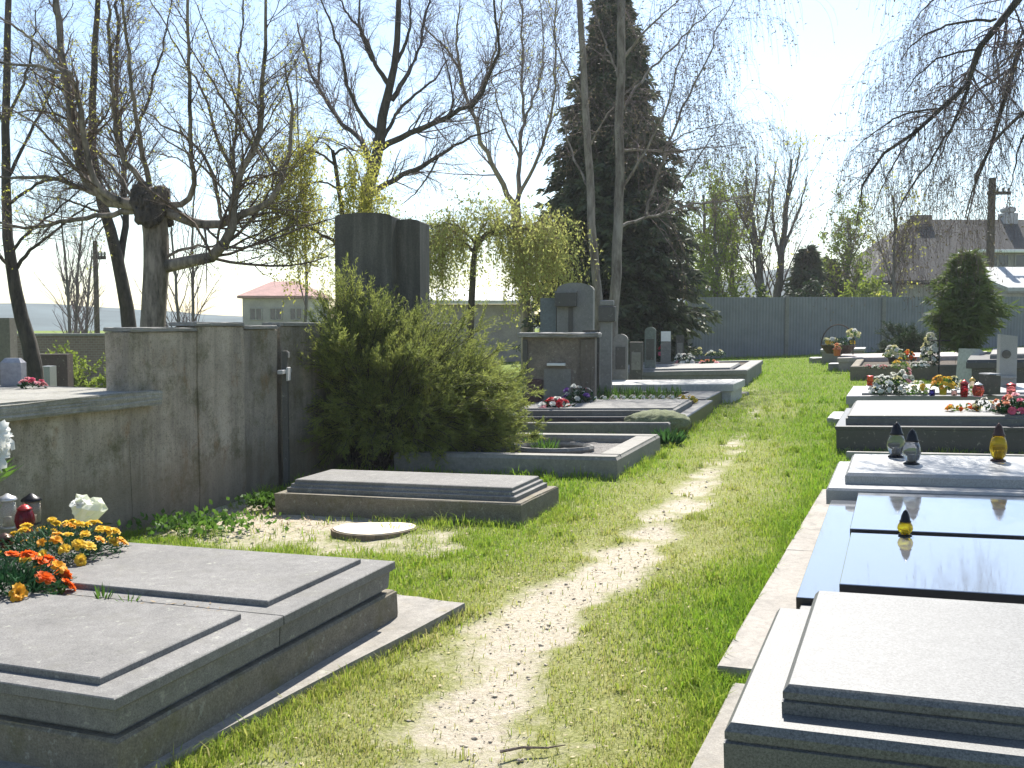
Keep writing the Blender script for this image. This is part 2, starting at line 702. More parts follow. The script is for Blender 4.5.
def bouquet(label, p, w, h, n, cols, size, kind='rose', pot=None, dep=None, greens='fir', z0=0.0, cat='flowers', name='flower_arrangement',
            upto=0.0, yaw=0, leafn=500, front=0, group=None):
    """a mound of blooms over a bed of green; every bloom is its own mesh"""
    dep = dep or w * .7
    M = Matrix.Translation(p) @ Matrix.Rotation(yaw, 4, 'Z')
    root = thing(name, label, cat, M, group)
    if pot:
        pc, pr, ph = pot
        MB().lathe([(pr * .72, 0), (pr * .75, .005), (pr * .95, ph * .85), (pr * 1.05, ph * .87), (pr * 1.05, ph), (pr * .9, ph), (pr * .85, ph * .8)], 18).build('pot', plain('pot_' + str(pc), pc, .5), root, True)
        z0 = ph * .9
    gm = {'fir': leaf('fir_green', (.03, .10, .035), (.015, .06, .02), .2),
          'bright': leaf('bright_green', (.12, .22, .03), (.05, .12, .02), .45),
          'dark': leaf('dark_green', (.025, .07, .02), (.012, .04, .015), .25)}[greens]
    d = rng.normal(0, 1, (leafn, 3)); d[:, 2] = np.abs(d[:, 2]) * .9 + .02
    d = nrm(d)
    q = d * np.array([w / 2, dep / 2, h * .8]) * rng.uniform(.35, .98, (leafn, 1)) + np.array([0, 0, z0])
    s = rng.uniform(.6, 1.5, (leafn, 1)) * max(size * 1.1, .02)
    a = nrm(d + rng.normal(0, .6, (leafn, 3)))
    b = nrm(np.cross(a, rng.normal(0, 1, (leafn, 3)))) * s * (.09 if greens == 'fir' else .22)
    V, Fq = leaf_quads(q, a * s, b)
    fol = nmesh('greenery', V, [Fq], gm, root)
    r2 = random.Random(len(label) * 7 + n)
    placed = []
    for i in range(n):
        for tr in range(14):
            az = r2.uniform(0, 2 * PI); el = math.asin(r2.uniform(.12, 1))
            v = Vector((math.cos(az) * math.cos(el) * w / 2, math.sin(az) * math.cos(el) * dep / 2, math.sin(el) * h + z0)) * 1.0
            v.x *= r2.uniform(.8, 1.05); v.z = z0 + (v.z - z0) * r2.uniform(.85, 1.06)
            if front and v.y > dep * .3 and r2.random() < front: continue
            if all((v - u).length > size * 1.25 for u in placed): break
        placed.append(v)
        o = bpy.data.objects.new('flower', flower_kind(r2.choice(cols), kind))
        COL.objects.link(o)
        o.parent = root
        nv = Vector((v.x / (w / 2) ** 2, v.y / (dep / 2) ** 2, (v.z - z0) / h ** 2 + .3 / h)).normalized()
        nv = (nv + Vector((r2.uniform(-.4, .4), r2.uniform(-.4, .4), r2.uniform(-.2, .5)))).normalized()
        o.matrix_local = Matrix.Translation(v) @ nv.to_track_quat('Z', 'Y').to_matrix().to_4x4() @ Matrix.Rotation(r2.uniform(0, 6), 4, 'Z') @ Matrix.Diagonal((size * r2.uniform(.7, 1.2), size * r2.uniform(.7, 1.2), size * r2.uniform(.65, 1.3), 1))
    return root


def lantern(label, p, r, h, gcol, lid, style='bulb', group=None, name='grave_lantern', lidh=.42):
    """grave candle: foot, coloured glass, candle inside, metal lid"""
    root = thing(name, label, 'lantern', p, group)
    lm = plain('lantern_lid_' + lid, {'black': (.012, .012, .014), 'gold': (.55, .36, .08), 'silver': (.5, .5, .5), 'brown': (.06, .03, .02), 'red': (.35, .03, .03)}[lid], .35, .1, 30, .6)
    gm = glass('lantern_glass_%.2f_%.2f_%.2f' % gcol, gcol)
    gh = h * (1 - lidh)
    MB().lathe([(r * .85, 0), (r * .9, h * .02), (r * .55, h * .07)], 20).build('foot', lm, root, True)
    if style == 'bulb':
        prof = [(r * .55, h * .07), (r * .82, h * .14), (r, gh * .5), (r * .92, gh * .75), (r * .66, gh)]
    else:
        prof = [(r * .8, h * .07), (r * .92, h * .1), (r * .95, gh * .6), (r * .88, gh)]
    MB().lathe(prof, 20).build('glass', gm, root, True)
    MB().lathe([(r * .36, h * .09), (r * .36, gh * .42), (r * .1, gh * .44)], 12).build('candle', plain('candle_wax', (.4, .37, .3), .5), root, True)
    top = prof[-1][0]
    if style == 'bulb':
        lp = [(top * 1.12, gh), (top * 1.15, gh + h * .03), (top * .95, gh + h * .06), (top * .78, gh + (h - gh) * .5), (top * .45, gh + (h - gh) * .82), (top * .25, h * .96), (top * .08, h)]
    else:
        lp = [(r * 1.05, gh), (r * 1.08, gh + h * .03), (r * .9, gh + h * .10), (r * .5, gh + (h - gh) * .7), (r * .15, h)]
    MB().lathe(lp, 20).build('lid', lm, root, True)
    return root

# ------------------------------------------------------------------ palette
CONC = stone('old_concrete', (.32, .295, .26), .30, (.07, .075, .04), .45, .9, 120, .5)
TERR = stone('grey_terrazzo', (.26, .25, .233), .55, (.13, .125, .10), .5, .85, 150, .3)
TERR_SIDE = stone('mossy_terrazzo', (.27, .235, .175), .5, (.10, .09, .03), .65, .9, 110, .5)
PAVE = stone('pale_paving', (.34, .315, .275), .35, (.22, .19, .14), .5, .9, 130, .3)
WALLC = old_wall('wall_concrete', (.36, .31, .245))
WALLD = old_wall('dark_wall_concrete', (.26, .225, .18))
GRANL = stone('light_granite', (.37, .37, .36), .5, (.4, .4, .38), .15, .45, 170, .08, .08)
GRANM = stone('mid_granite', (.165, .167, .163), .72, (.28, .28, .27), .15, .5, 135, .1, .08)
GRAND = stone('dark_granite', (.055, .057, .062), .5, (.08, .08, .07), .25, .4, 220, .1, .15)
BLACK = polished('polished_black_granite')
SLATE = stone('dark_headstone', (.095, .09, .08), .3, (.05, .06, .04), .4, .6, 140, .2, .2)
GREYH = stone('grey_headstone', (.28, .27, .25), .3, (.12, .13, .09), .4, .8, 140, .3, .2)
RUST = plain('rusty_iron', (.05, .03, .02), .8, .3, 40)
IRON = plain('black_iron', (.012, .012, .013), .5, .2, 40, .5)
WHITE = plain('white_paint', (.75, .75, .73), .5, .05, 20)
GRAVEL = stone('grey_gravel', (.30, .28, .26), .75, (.12, .11, .09), .5, 1.0, 75, 1.0)
SOIL = stone('dark_soil', (.10, .075, .05), .5, (.05, .04, .03), .5, 1.0, 50, 1.0)
BARKD = bark('dark_bark', (.075, .062, .05), (.022, .018, .015))
BARKM = bark('mossy_bark', (.11, .09, .06), (.03, .026, .018), 9)
BARKW = bark('pale_birch_bark', (.30, .265, .235), (.08, .06, .05), 7)
BARKG = bark('grey_bark', (.17, .16, .14), (.07, .065, .055), 9)
TWIG = bark('twig_bark', (.17, .125, .10), (.07, .05, .042), 30)
TWIGP = bark('purplish_twig_bark', (.20, .15, .155), (.09, .07, .075), 30)

FOOT = []


def foot(M, x0, x1, y0, y1):
    FOOT.append((np.array(M.inverted()), x0, x1, y0, y1))


def grave(name, label, A, B, h, x0, x1, group=None, cat='grave', pad=0.0):
    a, b = gp(*A, h), gp(*B, h)
    M = frame_at(a - NUP * h, b - a)
    W = (b - a).length
    root = thing(name, label, cat, M, group)
    foot(M, x0 - pad, x1 + pad, -pad, W + pad)
    return root, M, W


# ================================================================== THE LEFT ROW
# --- double terrazzo tomb close by
G, M1, W = grave('double_tomb', 'big grey terrazzo double tomb with two raised panels, nearest on the left', (114, 699), (395, 561), .34, -2.7, 0)
hw = W / 2
MB().box(-2.62, -.012, .01, W + .02, -.06, .185, .012).rough(3, .0022, 3).build('plinth', TERR_SIDE, G)
for y0, y1, nm in ((0, hw - .004, 1), (hw + .004, W, 2)):
    f0, f1 = (1, 0) if nm == 1 else (0, 1)
    c = MB().loft([(-2.6, -i, y0 + i * f0, y1 - i * f1, z) for i, z in [(.055, .186), (.055, .200), (.03, .206), (.022, .285), (.016, .292), (0, .30), (0, .336), (.004, .34)]]).build('cover_slab', TERR, G)
    MB().slab(-2.45, -.15, y0 + .09, y1 - .09, [(0, .3405), (0, .362), (.004, .366)]).build('raised_panel', TERR, c)
a, b = gp(160, 768, .02), gp(465, 607, .02)
d = (b - a).normalized()
Ma = frame_at(a - d * .9, d)
La = (b - a).length + .9
ap = MB().plate([(-.62, 0), (0, 0), (0, La), (-.62, La + .02)], -.1, .02).rough(5, .003, 5).build('concrete_apron', PAVE)
ap.matrix_world = Ma
tagit(ap, 'long pale concrete strip along the foot of the grey terrazzo double tomb', 'paving')
foot(Ma, -.62, -.01, 0, La)

# --- old stepped tomb
G, M2, W = grave('stepped_tomb', 'low old stepped tomb with a weathered grey ledger beside the cut tree stump', (521, 504), (560, 485), .15, -2.3, 0, pad=.05)
W = .80
MB().box(-2.28, 0, 0, W, -.1, .15, .012).rough(3, .004, 8).build('plinth', TERR_SIDE, G)
MB().slab(-2.2, -.07, .07, W - .07, [(0, .151), (0, .185), (.025, .192), (.028, .215), (.05, .222), (.052, .245), (.06, .25)]).build('ledger', TERR, G)

# --- tree stump
p = gp(374, 523, .05)
Gs = thing('tree_stump', 'freshly cut pale flat tree stump on the bare ground beside the old stepped tomb', 'stump', drop(p) - Vector((0, 0, .022)))
rr = random.Random(4)
prof = [(1 + .13 * math.sin(k * PI / 5 + 1) + .07 * math.sin(3 * k * PI / 10) + rr.uniform(-.03, .03)) for k in range(20)]
sb = MB()
pts0 = [(.25 * q * math.cos(k * PI / 10) * 1.12, .25 * q * math.sin(k * PI / 10)) for k, q in enumerate(prof)]
sb.plate([(x * 1.06, y * 1.06) for x, y in pts0], -.08, .028)
sb.build('stump_bark', bark('stump_bark', (.24, .18, .12), (.10, .08, .05)), Gs)
t = NT('fresh_cut_wood')
w = t.n('ShaderNodeTexWave'); w.wave_type = 'RINGS'; w.rings_direction = 'Z'
w.inputs['Scale'].default_value = 14; w.inputs['Distortion'].default_value = 2.5
t.L(t.tc, w.inputs['Vector'])
t.col(t.ramp(w.outputs['Color'], [(.2, (.62, .52, .38)), (.8, (.74, .66, .52))]))
t.rough(.9)
MB().plate(pts0, .0285, .036).build('cut_face', t.m, Gs)

# --- framed gravel grave
G, M3, W = grave('kerbed_grave', 'grave with a pale stone kerb around grey gravel, in front of the flower filled graves', (617, 457), (660, 434), .2, -2.4, 0)
fr = MB()
for r in ((-2.4, 0, 0, .17), (-2.4, 0, W - .17, W), (-.24, 0, .172, W - .172), (-2.4, -2.2, .172, W - .172)):
    fr.slab(*r, [(0, -.1), (0, .165), (.015, .185), (.02, .2)])
fr.build('kerb', stone('kerb_stone', (.27, .255, .225), .25, (.15, .15, .12), .4, .8, 140, .2), G)
MB().box(-2.2, -.24, .17, W - .17, 0, .12, .01).rough(20, .012, 2).build('gravel_bed', GRAVEL, G)
for cx, s in ((-.95, 1), (-1.85, 1)):
    MB().tube([(cx + .42 * math.cos(a * PI / 12), W * .5 + .26 * math.sin(a * PI / 12), .15) for a in range(25)], .035, 6).build('edging_ring', TERR, G)

# --- moss bed grave
G, M4, W = grave('kerbed_grave', 'kerbed grave with moss spilling over its corner and red flowers at its head', (669, 423), (684, 413), .2, -2.3, 0)
W = .98
fr = MB()
for r in ((-2.3, 0, 0, .12), (-2.3, 0, W - .1, W), (-.16, 0, .122, W - .102), (-2.3, -2.15, .122, W - .102)):
    fr.slab(*r, [(0, -.1), (0, .18), (.015, .2)])
fr.build('kerb', TERR, G)
MB().box(-2.15, -.16, .12, W - .1, 0, .14, .01).rough(16, .012, 5).build('soil_bed', SOIL, G)
shr = []
ms = MB()
bmesh.ops.create_icosphere(ms.bm, subdivisions=4, radius=1)
r4 = random.Random(9)
for v in ms.bm.verts:
    v.co = Vector((v.co.x * .42, v.co.y * .30, v.co.z * .16)) * (1 + r4.uniform(-.06, .06))
mo = ms.build('moss_cushion', stone('grey_moss', (.22, .24, .13), .5, (.10, .12, .04), .6, 1.0, 45, 1.0), None, True)
mo.matrix_world = M4 @ Matrix.Translation((-.22, .38, .16))
tagit(mo, 'grey green moss cushion hanging over the kerb corner of a left hand grave', 'moss')

# --- pansy ledger
G, M5, W = grave('kerbed_tomb', 'grave with a dark raised ledger edged by a row of white pansies', (686, 417), (713, 400), .2, -2.5, 0)
MB().slab(-2.5, 0, 0, W, [(0, -.1), (0, .185), (.012, .2)]).build('kerb', GRAND, G)
MB().slab(-2.35, -.16, .12, W * .62, [(0, .201), (0, .27), (.03, .285), (.035, .30)]).build('ledger', TERR, G)
MB().box(-2.35, -.20, W * .66, W - .12, .201, .23, .004).rough(8, .008, 5).build('soil_bed', SOIL, G)
W5 = W

# --- green bulbs grave
G, M6, W = grave('kerbed_grave', 'small dark kerbed grave filled with green spring shoots between the pansies and the white slab', (706, 399), (722, 391), .2, -2.3, 0)
fr = MB()
for r in ((-2.3, 0, 0, .14), (-2.3, 0, W - .12, W), (-.5, 0, .142, W - .122)):
    fr.slab(*r, [(0, -.1), (0, .19), (.01, .2)])
fr.build('kerb', GRAND, G)
MB().box(-2.3, -.5, .14, W - .12, 0, .17, .004).build('soil_bed', SOIL, G)
W6 = W

# --- white slab
G, M7, W = grave('slab_tomb', 'plain tomb with a bright pale top slab beyond the green shoots', (733, 384), (745, 379), .3, -2.4, 0)
MB().slab(-2.4, 0, 0, W, [(.05, -.1), (.05, .17), (0, .18), (0, .29), (.01, .3)]).build('slab', stone('bleached_concrete', (.55, .54, .5), .15, (.3, .3, .26), .3, .85, 120, .2), G)
p = gp(735, 392.5, .03)
st = MB().box(-.22, .22, -.16, .16, -.05, .03, .01).rough(3, .004).build('stepping_stone', PAVE)
st.matrix_world = frame_at(p - NUP * .03)
tagit(st, 'small white paving stone in the grass at the foot of the bright pale slab', 'paving stone')
foot(st.matrix_world, -.22, .22, -.16, .16)

# --- far double frame
G, M8, W = grave('double_tomb', 'farthest grave of the left row, dark double frame with flowers heaped at its head', (747, 370), (763, 360), .3, -3.0, 0)
fr = MB()
for r in ((-3, 0, 0, .2), (-3, 0, W - .2, W), (-.28, 0, .202, W - .202)):
    fr.slab(*r, [(.03, -.1), (.03, .2), (0, .21), (0, .285), (.012, .3)])
fr.build('kerb', GREYH, G)
MB().slab(-2.9, -.34, .21, W * .55, [(0, 0), (0, .3), (.02, .34)]).build('cover_slab', GREYH, G)
MB().box(-2.9, -.28, W * .56, W - .2, 0, .27, .004).rough(8, .01, 5).build('soil_bed', SOIL, G)
W8 = W

# ------------------------------------------------------------------ vault and wall behind the row
W0 = gp(160, 522)
MW = frame_at(W0)
# vertical frame (walls stand plumb): x out of the wall toward the path, y along it
yv = Vector((ROW.x, ROW.y, 0)).normalized(); xv = yv.cross(Vector((0, 0, 1)))
MWV = Matrix(((xv.x, yv.x, 0, W0.x), (xv.y, yv.y, 0, W0.y), (0, 0, 1, W0.z), (0, 0, 0, 1)))
G = thing('burial_vault', 'low mossy concrete vault with a broad sunlit flat roof slab, beside the tall wall', 'vault', MWV)
MB().box(-5.0, -.05, -4.5, -.02, -.4, .965, .01).rough(6, .006, 3).build('front_wall', WALLC, G)
MB().box(-5.05, .05, -4.6, .0, .966, 1.085, .012).rough(9, .007, 4).build('roof_slab', stone('sunlit_slab', (.36, .345, .30), .35, (.12, .115, .07), .75, .95, 90, .5), G)
foot(MWV, -5.1, .06, -4.6, 0)
G = thing('concrete_wall', 'tall stained concrete panel wall behind the old stepped tomb and the juniper', 'wall', MWV)
tops = [(-.26, .53, 1.555, -.045), (.534, 1.16, 1.60, -.033), (1.164, 1.70, 1.57, -.06), (1.80, 5.6, 1.60, -.09)]
for i, (y0, y1, zt, off) in enumerate(tops):
    c = MB().box(-.28, off, y0, y1, -.3, zt, .008).rough(7, .005, i + 3).build('wall_panel', (WALLC, WALLC, WALLD, WALLD)[i], G)
    MB().box(-.32, off + .02, y0 + .02 - .05 * (i == 1), y1 - .01, zt + .002, zt + .035, .006).rough(4, .003, i).build('coping', GREYH, c)
MB().box(-.30, -.15, 1.702, 1.798, -.3, 1.45, .004).build('joint', SLATE, G)
foot(MWV, -.35, .05, 0, 5.6)

# cross fixed on the wall
pc = MWV @ Vector((.0, 1.75, 0))
G = thing('grave_cross', 'dark standing cross with pale arms against the tall concrete wall', 'cross', pc)
zc = 1.16
MB().box(-.025, .025, -.03, .03, -.05, 1.36, .004).build('post', SLATE, G)
MB().box(-.03, .02, -.2, .2, zc - .02, zc + .02, .004).build('arm', stone('pale_arm', (.42, .42, .42), .1), G)
MB().box(.022, .04, -.06, .06, zc - .09, zc + .04, .004).build('plate', stone('plate_stone', (.5, .5, .5), .1), G)
MB().box(.027, .037, -.015, .03, 1.29, 1.35, .004).build('tip_plate', GREYH, G)

# planter box and little things on the vault roof
p = MWV @ Vector((-1.75, -.55, 1.085))
G = thing('stone_planter', 'dark stone planter box with dry sprigs on the sunlit vault roof', 'planter', Matrix.Translation(p) @ Matrix.Rotation(-.1, 4, 'Z'))
MB().box(-.62, .3, -.18, .18, 0, .20, .02).build('trough', SLATE, G)
V, Fq = leaf_quads(rng.uniform((-.6, -.15, .18), (.28, .15, .3), (260, 3)), nrm(rng.normal(0, 1, (260, 3)) + np.array([0, 0, .7])) * rng.uniform(.05, .2, (260, 1)), rng.normal(0, .008, (260, 3)))
nmesh('sprigs', V, [Fq], leaf('dry_sprig', (.20, .20, .07), (.16, .10, .05)), G)
p = MWV @ Vector((-1.55, -.04, 1.085))
st = MB().slab(-.09, .09, -.05, .05, [(0, 0), (0, .2), (.03, .24)]).build('marker_stone', stone('marker', (.42, .42, .45), .15))
st.matrix_world = Matrix.Translation(p)
tagit(st, 'small pale upright stone at the corner of the vault roof beside the tall wall', 'marker')
bouquet('little pink flowers lying on the vault roof in front of the pale upright stone', MWV @ Vector((-1.1, -.25, 1.085)), .26, .07, 9, ['rose', 'pink'], .035, greens='dark', leafn=60)

# ------------------------------------------------------------------ monuments standing behind the left row
def mono(name, label, px0, px1, ytop, D, depth, mat, h=None, arch=0.0, cat='headstone', parts=True, base=.12, yaw=None):
    """an upright stone, plumb, across the row direction"""
    a, b = pd(px0, ytop, D), pd(px1, ytop, D)
    c = (a + b) / 2
    z0 = zg(c.x, c.y) - .05
    H = c.z - z0
    w = (b - a).length
    G = thing(name, label, cat, Matrix.Translation((c.x, c.y, z0)) @ Matrix.Rotation(-.18 if yaw is None else yaw, 4, 'Z'))
    hw = w / 2
    if arch:
        top = [(hw * math.cos(q * PI / 10), H - arch + arch * math.sin(q * PI / 10)) for q in range(11)]
        pts = [(-hw, base), (hw, base)] + top
    else:
        pts = [(-hw, base), (hw, base), (hw, H), (-hw, H)]
    MB().prism(pts, -depth / 2, depth / 2).build('stone', mat, G)
    MB().box(-hw - .06, hw + .06, -depth / 2 - .06, depth / 2 + .06, 0, base - .002, .01).build('plinth', mat, G)
    return G, H, hw, depth


t = NT('dark_monument')
sk = t.noise(7, 6, .7, sc=(1, 1, .12))
c_ = t.ramp(sk, [(.3, (.045, .042, .034)), (.5, (.085, .08, .068)), (.7, (.15, .14, .12))])
c_ = t.mix(1.0, c_, t.ramp(t.noise(60, 4, .75), [(.33, .6), (.62, 1.0)]), 'MULTIPLY')
t.col(c_); t.rough(.85); t.bump(t.noise(45, 5, .7), .3, .008)
DST = t.m
mono('tall_monument', 'broad dark monument slab with a shallow arched top rising behind the juniper', 338, 397, 214, 11.6, .32, DST, arch=.05, cat='monument')
mono('tall_monument', 'narrower dark monument slab just right of the broad arched one, behind the juniper', 398.5, 425, 221, 11.75, .42, DST, arch=.03, cat='monument')

# low tomb wall with a rough cap
G, H, hw, dp = mono('tomb_wall', 'low rendered tomb wall with a rough tiled cap, in front of the tall portal monument', 524, 596, 337, 15.2, .3, stone('rendered_brick', (.27, .225, .18), .3, (.09, .08, .06), .6, .9, 60, .5, .35), cat='tomb wall')
MB().box(-hw - .06, hw + .06, -.26, .26, H + .002, H + .06, .01).rough(5, .012, 2).build('cap', stone('tile_cap', (.38, .36, .33), .3), G)
MB().box(-hw * .30, hw * .2, -.26, -.152, H * .66, H * .69, .004).build('shelf', WHITE, G)
MB().box(-hw * .9, -hw * .45, -.20, -.152, .13, H * .5, .02).build('niche_door', stone('red_door', (.10, .05, .05), .3), G)
MB().box(-hw * .40, hw * .34, -.17, -.151, .2, H * .62, .01).rough(4, .005, 3).build('face_panel', GREYH, G)
MB().box(hw * .62, hw * .98, -.21, -.151, .12, H - .03, .015).rough(5, .007, 4).build('pilaster', stone('brown_render', (.17, .14, .11), .3), G)
MB().box(-hw * .99, -hw * .86, -.20, -.151, .12, H - .04, .012).build('pilaster', SLATE, G)

# tall monument with plaque
G, H, hw, dp = mono('portal_monument', 'tall grey portal monument with a rounded top and dark square plaque', 558, 594, 283, 17.8, .34, GREYH, cat='monument', arch=.12)
MB().box(-hw - .02, hw * .12, -.30, -.172, H - .42, H - .18, .006).build('plaque', SLATE, G)
MB().box(-hw - .03, hw * .16, -.24, -.171, H - .178, H - .15, .004).build('plaque_ledge', GREYH, G)
MB().box(-hw * .35, -hw * .1, -.19, -.171, .3, H - .43, .004).build('slot', SLATE, G)
mono('plain_headstone', 'plain blue grey slab headstone left of the portal monument', 541, 557, 298, 17.9, .2, stone('bluegrey', (.20, .225, .23), .25), cat='headstone')
G, H, hw, dp = mono('stone_pillar', 'slim stone pillar with a square head beside the pale birch trunks', 601, 612, 322, 16.6, .2, GREYH, cat='pillar')
MB().box(-hw - .03, hw + .06, -.16, .16, H + .002, H + .26, .015).build('head_block', SLATE, G)
MB().box(-hw - .01, hw + .03, -.13, .13, H + .262, H + .36, .015).build('finial', GREYH, G)
HS = [(583, 600, 330, 16.9, .22, SLATE, .0, 'dark squat headstone between the tomb wall and the slim pillar'),
      (614, 628, 334, 18.6, .2, GREYH, .1, 'grey round-topped headstone right of the slim pillar'),
      (630, 643, 342, 19.6, .2, SLATE, .0, 'dark square headstone behind the bright pale slab'),
      (645, 656, 327, 21.0, .2, stone('greenish', (.20, .23, .21), .3), .08, 'tall greenish headstone with a rounded top near the spruce'),
      (676, 684, 335, 24.5, .2, SLATE, .0, 'narrow dark headstone beside the end of the far wall')]
for i, (a0, a1, yt, D, dp, m, ar, lb) in enumerate(HS):
    G, H, hw, d2 = mono('headstone', lb, a0, a1, yt, D, dp, m, arch=ar)
    MB().box(-hw * .7, hw * .7, -dp / 2 - .012, -dp / 2 - .002, H * .45, H * .8, .003).build('inscription_plate', GREYH if m is SLATE else SLATE, G)
G, H, hw, dp = mono('headstone', 'small headstone with a bright white square face behind the far flowers', 661, 671, 331, 23.2, .14, GREYH, cat='headstone')
MB().box(-hw * .95, hw * .95, -.085, -.072, H - .24, H - .01, .004).build('face_plate', WHITE, G)

# ================================================================== THE RIGHT ROW
def tomb(label, A, B, h, L, name='granite_tomb', **k):
    return grave(name, label, A, B, h, 0, L, **k)


# --- nearest: light granite with rolled mouldings
G, R1, W = tomb('nearest light speckled granite tomb with rolled mouldings and a thick raised ledger', (723, 724), (776, 606), .40, 2.4)
roll = lambda z0, z1, r: [(0, z0), (0, z1 - 2 * r), (.012, z1 - 2 * r + .004), (.012, z1 - 2 * r + .009), (.003, z1 - 1.6 * r), (.003, z1 - .8 * r), (.014, z1 - .25 * r), (.02, z1)]
MB().slab(0, 2.4, 0, W, roll(-.1, .40, .028)).build('base', GRANM, G)
MB().slab(.15, 2.35, .12, W - .02, roll(.401, .485, .024)).build('ledger', GRANM, G)
a = gp(678, 790, .03); b = gp(733, 682, .03)
M = frame_at(a, b - a)
st = MB().box(0, .55, -.5, (b - a).length, -.08, .03, .008).rough(3, .003).build('paving_slab', PAVE)
st.matrix_world = Matrix.Translation(-NUP * .03) @ M
tagit(st, 'pale paving strip at the foot of the nearest light granite tomb', 'paving')
foot(M, 0, .5, -.5, (b - a).length)

# --- polished black double tomb
G, R2, W = tomb('polished black granite double tomb mirroring the sky', (796, 597), (831, 500), .30, 2.6, name='double_tomb')
MB().slab(0, 2.6, 0, W, [(0, -.1), (0, .255), (0, .298), (.002, .3)]).build('base', BLACK, G)
led = [(0, .301), (0, .355), (.003, .358)]
hw = W / 2
MB().slab(.18, 2.5, .05, hw - .06, led).build('ledger', BLACK, G)
MB().slab(.17, 2.5, hw + .04, W - .02, led).build('ledger', BLACK, G)
MB().box(0.02, 2.6, -.10, -.005, -.1, .27, .004).build('joint_strip', GRANM, G)
W2 = W
a = gp(717, 666, .045); b = gp(822, 489, .045)
M = frame_at(a - NUP * .045, b - a)
L = (b - a).length
st = MB()
for k in range(2):
    st.box(0, .8, k * L / 2 + .004, (k + 1) * L / 2 - .004, -.08, .045, .006)
st = st.rough(4, .002).build('paving_slab', stone('apron_slab', (.38, .35, .31), .22, (.33, .30, .26), .35, .9, 130, .2))
st.matrix_world = M
tagit(st, 'long cream paving strip at the foot of the polished black double tomb', 'paving')
foot(M, 0, .8, 0, L)

shaded_black = plain('shaded_black_sides', (.014, .014, .016), .35, .2, 60)  # darker copy for upright faces: their shade is put into the colour
for o in [o for o in G.children if o.data.materials[0] is BLACK]:
    o.data.materials.append(shaded_black)
    for f in o.data.polygons:
        if f.normal.z < .5: f.material_index = 1
# --- whitish granite
G, R3, W = tomb('bright whitish granite tomb with three lanterns on its ledger', (826, 488), (838, 461), .36, 2.6)
MB().slab(0, 2.6, 0, W, [(.06, -.1), (.06, .25), (0, .251), (0, .345), (.015, .36)]).build('base', GRANL, G)
MB().slab(.11, 2.6, .18, W - .1, [(0, .361), (0, .415), (.02, .435)]).build('ledger', GRANL, G)
W3 = W
a = gp(846, 452, .08)
pl = MB().box(0, 3, 0, .07, -.04, .08, .006).rough(3, .004).build('edging_plank', stone('grey_plank', (.42, .40, .36), .3))
pl.matrix_world = frame_at(a - NUP * .08)
tagit(pl, 'weathered grey plank edging in the grass behind the whitish granite tomb', 'edging')

# --- dark stepped tomb
G, R4, W = tomb('dark stepped granite tomb with a grey sunlit ledger and a thick black base', (835, 426), (846, 408), .28, 2.8)
MB().slab(0, 2.8, 0, W, [(.01, -.1), (.01, .24), (0, .245), (0, .275), (.008, .28)]).build('base', GRAND, G)
MB().slab(.10, 2.8, .12, W - .08, [(0, .281), (0, .35), (.02, .36), (.02, .375), (.04, .385)]).build('ledger', stone('ledger_granite', (.15, .15, .146), .5, (.15, .15, .14), .5, .6, 200, .1), G)
W4 = W
a = gp(827, 418, .1)
st = MB().box(0, .5, 0, .8, -.06, .1, .01).rough(3, .004).build('paving_slab', GRANL)
st.matrix_world = frame_at(a - NUP * .1)
tagit(st, 'short white stone slab in the grass at the foot of the dark stepped tomb', 'paving')
foot(st.matrix_world, 0, .5, 0, .8)

# --- light slab crowded with flowers
G, R5, W = tomb('light stone slab tomb crowded with flowers and grave candles', (846, 396), (853, 386), .28, 3.4, name='slab_tomb')
MB().slab(0, 3.4, 0, W, [(.03, -.1), (.03, .16), (0, .165), (0, .27), (.01, .28)]).build('base', GRANL, G)
MB().slab(.2, 3.4, .12, W - .1, [(0, .281), (0, .3), (.006, .31)]).build('ledger', GRANL, G)
# --- kerbed green bed
G, R6, W = tomb('long grave bed with a mossy brown kerb, planted with small flowers', (850, 366.5), (857, 358.5), .27, 4.0, name='kerbed_grave')
W = max(W, 1.9)
fr = MB()
for r in ((0, 4, 0, .14), (0, 4, W - .14, W), (0, .16, .142, W - .142)):
    fr.slab(*r, [(0, -.1), (0, .255), (.015, .27)])
fr.build('kerb', TERR_SIDE, G)
MB().box(.16, 4, .14, W - .14, 0, .2, .004).rough(8, .012, 5).build('soil_bed', SOIL, G)
# --- pale slab behind it
G, R6b, W = tomb('pale pinkish slab tomb beyond the long mossy grave bed', (837, 358), (842, 354), .30, 3.2, name='slab_tomb')
MB().slab(0, 3.2, 0, max(W, 1.1), [(.03, -.1), (.03, .2), (0, .205), (0, .29), (.01, .30)]).build('slab', stone('pinkish', (.52, .46, .43), .25), G)
# --- flower stand pedestal at the far end
G, R7, W = tomb('low white topped pedestal tomb with an arched flower basket, farthest on the right', (820, 349.5), (824, 347), .36, 1.15, name='pedestal_tomb')
MB().slab(.04, 1.06, 0, .8, [(0, -.1), (0, .30)]).build('base', GREYH, G)
MB().slab(0, 1.1, -.04, .84, [(0, .301), (0, .35), (.01, .36)]).build('top_slab', GRANL, G)
for (px, py, wx, lb) in ((809, 358, .5, 'small white stone block in the grass beside the farthest pedestal tomb'), (828, 364, .55, 'flat white stone step in front of the pale pinkish slab')):
    st = MB().box(0, wx, 0, .5, -.05, .12, .01).rough(3, .005).build('stone_block', GRANL)
    st.matrix_world = frame_at(gp(px, py, .12) - NUP * .12)
    tagit(st, lb, 'stone block')
